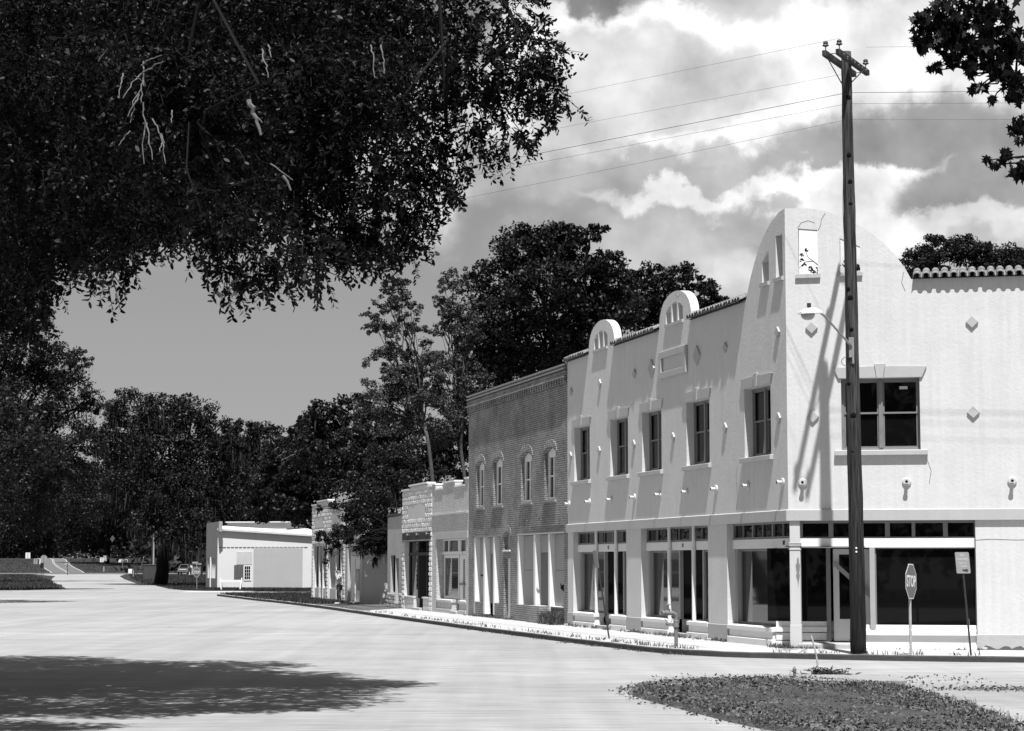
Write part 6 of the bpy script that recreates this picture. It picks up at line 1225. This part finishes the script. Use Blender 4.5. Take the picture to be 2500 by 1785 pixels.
# ------------------------------------------------------------------ the big oak overhead
def sprays(clumps, per_m2, rng, leaf=.062, L=.55):
    """hanging twigs, each with alternating pointed leaves"""
    C = []; A = []; S = []; T0 = []; T1 = []
    for c in clumps:
        n = int(per_m2 * c[3] ** 2); d = unit(rng.normal(size=(n, 3))); p = np.array(c[:3]) + d * (rng.uniform(0, 1, n) ** .5)[:, None] * c[3]
        dirn = unit(d * .8 + np.array([0, 0, -.75]) + rng.normal(size=(n, 3)) * .45); Ln = L * rng.uniform(.5, 1.25, n)
        T0.append(p); T1.append(p + dirn * Ln[:, None])
        for k in range(17):
            t = .35 + .65 * (k + 1) / 17; rad = unit(np.cross(dirn, rng.normal(size=(n, 3)))); q = p + dirn * (Ln * t)[:, None] + np.array([0, 0, -.06]) * t * t; a = unit(dirn * .55 + rad * .9 + rng.normal(size=(n, 3)) * .2); sz = leaf * rng.uniform(.6, 1.4, n)
            C.append(q + a * sz[:, None] * .5); A.append(a); S.append(sz)
    C = np.concatenate(C); A = np.concatenate(A); S = np.concatenate(S); return leaf_quads(C, A, S, .38, rng, six=True), np.concatenate(T0), np.concatenate(T1)
near = [(-4.99, 22.00, 6.78, 0.55), (-5.01, 22.00, 5.99, 0.55), (-5.27, 23.00, 5.41, 0.49), (-5.62, 25.00, 5.12, 0.29), (-5.99, 26.00, 4.89, 0.30), (-4.91, 23.00, 5.23, 0.18),
 (-3.99, 20.00, 6.62, 0.46), (-3.82, 20.00, 6.02, 0.42), (-4.17, 21.00, 5.64, 0.40), (-4.12, 21.00, 5.11, 0.22), (-3.73, 20.00, 4.80, 0.16), (-3.83, 20.00, 4.56, 0.10), (-3.75, 21.00, 5.27, 0.24),
 (-3.23, 19.00, 6.31, 0.48), (-3.08, 19.00, 5.70, 0.44), (-3.35, 20.00, 5.35, 0.27), (-3.09, 20.00, 5.27, 0.19), (-2.77, 19.00, 4.95, 0.16),
 (-2.64, 19.00, 6.16, 0.48), (-2.52, 19.00, 5.55, 0.44), (-2.41, 18.00, 4.87, 0.28), (-2.34, 18.00, 4.51, 0.21), (-2.43, 18.00, 4.34, 0.12), (-2.31, 18.00, 4.18, 0.06), (-2.55, 18.00, 4.51, 0.12), (-2.13, 18.00, 4.37, 0.12),
 (-2.15, 20.00, 6.38, 0.50), (-2.03, 20.00, 5.74, 0.46), (-2.06, 20.00, 5.23, 0.35), (-1.88, 19.00, 4.69, 0.20), (-1.77, 19.00, 4.47, 0.10), (-1.95, 18.00, 4.30, 0.10), (-1.67, 20.00, 4.96, 0.21),
 (-1.52, 20.00, 6.46, 0.50), (-1.44, 20.00, 5.86, 0.44), (-1.44, 20.00, 5.35, 0.31), (-1.42, 20.00, 4.96, 0.18), (-1.44, 20.00, 4.76, 0.07), (-1.22, 21.00, 5.23, 0.17), (-1.02, 21.00, 5.15, 0.06),
 (-0.99, 21.00, 6.77, 0.48), (-0.98, 21.00, 6.18, 0.36), (-1.10, 21.00, 5.68, 0.26), (-0.94, 21.00, 5.44, 0.12), (-0.65, 21.00, 5.85, 0.19), (-0.54, 21.00, 5.68, 0.10), (-0.78, 21.00, 5.64, 0.16), (-0.90, 21.00, 5.35, 0.14), (-1.18, 21.00, 5.11, 0.16), (-0.98, 21.00, 5.13, 0.08), (-1.36, 20.00, 4.80, 0.13), (-1.55, 20.00, 5.11, 0.23),
 (-0.41, 21.00, 6.93, 0.40), (-0.37, 21.00, 6.47, 0.28), (-0.41, 21.00, 6.14, 0.11), (-0.04, 21.00, 6.22, 0.17), (-0.02, 21.00, 6.06, 0.06), (0.16, 21.00, 6.77, 0.25), (0.21, 21.00, 7.02, 0.20), (0.37, 21.00, 6.60, 0.15), (0.33, 21.00, 6.24, 0.09), (0.53, 21.00, 6.66, 0.07), (0.33, 21.00, 7.10, 0.12), (0.55, 21.00, 6.49, 0.05),
 (-5.41, 24.00, 8.12, 0.69), (-3.88, 22.00, 7.70, 0.63), (-2.80, 22.00, 7.70, 0.63), (-1.73, 22.00, 7.70, 0.63), (-0.73, 22.00, 7.65, 0.51), (-0.04, 22.00, 7.65, 0.34), (-6.14, 24.00, 6.98, 0.69), (-6.36, 25.00, 5.95, 0.62), (-6.49, 26.00, 5.10, 0.50)]
far = [(-8, 27, 8.6, 2.0), (-5.5, 27.5, 8.6, 1.7), (-3.4, 28, 8.6, 1.2), (-12, 33, 8.6, 2.6), (-9, 29.5, 8.6, 2.2), (-12.5, 29.5, 9.5, 2.5), (-6.8, 33.2, 9.2, 1.8), (-5.0, 34.2, 9.0, 1.5), (-7.5, 37.6, 9.4, 1.7), (-11.5, 37.5, 9.5, 2.4), (-9, 39.5, 10.5, 2.4), (-6.5, 36.5, 10.0, 2.2), (-4.6, 35.5, 9.8, 1.9), (-8, 35.0, 9.0, 2.2), (-11, 34.5, 11.5, 2.6), (-3.6, 33.6, 9.9, 1.5), (-2.6, 32.8, 10.4, 1.2), (-6, 39.0, 11.8, 1.9), (-10.5, 42.0, 9.8, 2.2), (-13.5, 41, 9.0, 2.8), (-13, 36, 10, 3), (-5, 33, 12.0, 2.2), (-9, 33, 13, 2.6),
       (-8.2, 31.5, 8.6, 1.8), (-5.6, 31.0, 8.6, 1.7), (-10.5, 31, 9, 2.2), (-3.4, 30.5, 9.2, 1.5)]
ov = thing('overhanging_oak', (-11.5, 25.0, -.13), 'huge near oak whose dark leafy branches fill the upper left of the view', 'tree')
rng = np.random.default_rng(101); near = [(c[0], c[1], c[2] + (.14 if c[0] / c[1] < -.06 else .06), c[3] * (.90 if c[3] > .25 else 1.05)) for c in near]; mid = [(c[0] * 1.45, c[1] * 1.45, 1.95 + (c[2] - 1.95) * 1.45 + .2, c[3] * 1.3) for c in near if c[3] > .30 and c[0] / c[1] < -.06]; V, a0, a1 = sprays(near, 820, rng, leaf=.060, L=.28); V3, c0_, c1_ = sprays(mid, 110, rng, leaf=.085, L=.5); rng = np.random.default_rng(102); V2, b0_, b1_ = sprays(far, 300, rng, leaf=.115, L=.6)
base = np.array((-11.5, 25.0, -.13)); link_mesh('crown', mesh_from_arrays('crown', np.concatenate([V, V2, V3]) - base, 6, LEAF), ov)
# twigs as thin three-sided sticks
def sticks(p, q, r0, r1):
    n = len(p); d = unit(q - p); a = unit(np.cross(d, np.array([.3, .2, .93]))); b = np.cross(d, a); F_ = []
    r3 = [(a * math.cos(t) + b * math.sin(t)) for t in (0, 2.094, 4.189)]
    for i in range(3): j = (i + 1) % 3; F_.append(np.stack([p + r3[i] * r0, p + r3[j] * r0, q + r3[j] * r1, q + r3[i] * r1], 1))
    return np.concatenate(F_).reshape(-1, 3)
link_mesh('twigs', mesh_from_arrays('twigs', sticks(np.concatenate([a0, b0_, c0_]), np.concatenate([a1, b1_, c1_]), .006, .002) - base, 4, BARK), ov)
mb = MB(); rnd = random.Random(7); T0_ = Vector((-11.5, 25, -.5)); F0 = Vector((-11.0, 25.2, 7.6)); limb(mb, T0_, F0, .62, .5, rnd, seg=14, wob=.02)
LB = []
for e, r in (((-5.5, 20.5, 8.7), .22), ((-3.0, 19.5, 8.6), .20), ((.0, 21.0, 8.2), .16), ((-9.5, 33.0, 12.5), .26), ((-5.0, 35.0, 12.8), .20), ((-13.5, 40.0, 12.5), .24), ((-9.0, 21.0, 9.0), .25)):
    pts = limb(mb, F0 - Vector((0, 0, .4)), e, r, .05, rnd, n=10, wob=.05); LB.append(pts)
for c in near + far:
    if c[3] < .12 or rnd.random() < .85: continue
    best = min((p for L in LB for p in L[3:]), key=lambda p: (p - Vector(c[:3])).length); limb(mb, best, c[:3], .026, .008, rnd, n=8, seg=5, wob=.30)
mb.build('trunk', BARK, ov, smooth=True)
# pale grey bare twigs and a broken pale limb hanging from the canopy
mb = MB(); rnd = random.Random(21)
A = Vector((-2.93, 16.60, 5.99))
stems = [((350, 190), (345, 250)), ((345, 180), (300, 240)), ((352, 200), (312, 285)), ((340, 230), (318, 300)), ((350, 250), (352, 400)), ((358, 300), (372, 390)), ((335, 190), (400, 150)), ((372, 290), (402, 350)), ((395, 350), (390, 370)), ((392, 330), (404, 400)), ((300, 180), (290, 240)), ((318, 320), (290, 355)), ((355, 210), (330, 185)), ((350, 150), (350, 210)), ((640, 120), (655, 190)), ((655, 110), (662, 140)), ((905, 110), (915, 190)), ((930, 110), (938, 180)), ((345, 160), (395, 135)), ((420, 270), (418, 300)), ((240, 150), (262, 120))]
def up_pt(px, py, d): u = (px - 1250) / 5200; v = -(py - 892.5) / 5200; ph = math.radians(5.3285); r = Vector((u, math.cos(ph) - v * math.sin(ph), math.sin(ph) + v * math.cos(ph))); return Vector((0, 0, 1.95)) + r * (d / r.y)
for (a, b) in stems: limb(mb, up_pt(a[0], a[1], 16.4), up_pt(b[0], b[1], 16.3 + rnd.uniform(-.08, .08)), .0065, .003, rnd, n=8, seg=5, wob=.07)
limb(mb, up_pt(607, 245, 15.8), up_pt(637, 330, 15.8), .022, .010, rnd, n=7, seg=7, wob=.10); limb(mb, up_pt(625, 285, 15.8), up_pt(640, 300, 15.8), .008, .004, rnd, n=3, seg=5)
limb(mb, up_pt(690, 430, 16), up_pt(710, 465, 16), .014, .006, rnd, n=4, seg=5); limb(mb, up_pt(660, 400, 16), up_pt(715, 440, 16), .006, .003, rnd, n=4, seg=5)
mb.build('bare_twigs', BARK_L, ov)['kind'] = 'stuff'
# maple branches at the upper right
mp_ = thing('maple_tree', (7.2, 15.0, -.13), 'maple branches with dark pointed leaves hanging into the upper right corner', 'tree')
rng = np.random.default_rng(55); mc = [(3.17, 16.00, 5.90, 0.07), (3.29, 16.00, 5.95, 0.12), (3.10, 16.00, 5.94, 0.04), (3.24, 16.00, 5.73, 0.04), (3.19, 16.00, 5.71, 0.03), (3.42, 16.00, 5.91, 0.11), (3.37, 16.00, 5.78, 0.06), (3.56, 16.00, 5.87, 0.12), (3.51, 16.00, 5.73, 0.07), (3.70, 16.00, 5.84, 0.14), (3.52, 16.00, 5.67, 0.03), (3.63, 16.00, 5.73, 0.04), (3.55, 16.00, 5.57, 0.04), (3.51, 16.00, 5.55, 0.02), (3.61, 16.00, 5.57, 0.02), (3.68, 16.00, 5.48, 0.04), (3.74, 16.00, 5.68, 0.08), (3.85, 16.00, 5.87, 0.15), (3.85, 16.00, 5.56, 0.14), (3.90, 16.00, 5.24, 0.12), (3.62, 16.00, 5.01, 0.03), (3.68, 16.00, 4.97, 0.03), (3.77, 16.00, 5.03, 0.06), (3.36, 16.00, 6.10, 0.18), (3.67, 16.00, 6.13, 0.22), (3.17, 16.00, 6.07, 0.12), (3.88, 16.00, 4.92, 0.09)]
def maple_leaves(cl, k_, rng):
    out = []
    prof = [(0, -.5), (.10, -.30), (.42, -.38), (.26, -.12), (.50, .10), (.22, .08), (.16, .22), (0, .55), (-.16, .22), (-.22, .08), (-.50, .10), (-.26, -.12), (-.42, -.38), (-.10, -.30)]
    for c in cl:
        n = max(5, int(k_ * c[3] ** 1.6)); p = np.array(c[:3]) + unit(rng.normal(size=(n, 3))) * (rng.uniform(0, 1, n) ** .5)[:, None] * c[3]
        ax = unit(rng.normal(size=(n, 3)) * .45 + np.array([.0, 0, 1.0])) * -1; b = unit(np.cross(ax, unit(rng.normal(size=(n, 3))))); s = rng.uniform(.06, .11, n)[:, None]; nr = np.cross(ax, b)
        out.append(np.stack([p + b * x * s + ax * y * s + nr * (abs(x) * .35) * s for x, y in prof], 1).reshape(-1, 3))
    return np.concatenate(out)
mbase = np.array((7.2, 15.0, -.13)); link_mesh('crown', mesh_from_arrays('maple', maple_leaves(mc, 2000, rng) - mbase, 14, LEAF), mp_)
mb = MB(); rnd = random.Random(3); limb(mb, (7.2, 15, -.4), (6.9, 15.2, 5.2), .22, .15, rnd, seg=10, wob=.02)
hub = [limb(mb, (6.9, 15.2, 4.6 + .35 * i), e, .06, .02, rnd, n=7, seg=6, wob=.10) for i, e in enumerate(((4.0, 15.9, 5.0), (3.9, 16.2, 5.7), (3.6, 15.8, 6.6)))]
for c in mc:
    best = min((p for L in hub for p in L[3:]), key=lambda p: (p - Vector(c[:3])).length); limb(mb, best, c[:3], .012, .004, rnd, n=6, seg=5, wob=.12)
mb.build('trunk', BARK, mp_, smooth=True)
for o in bpy.data.objects:
    if '_w' in o: del o['_w']
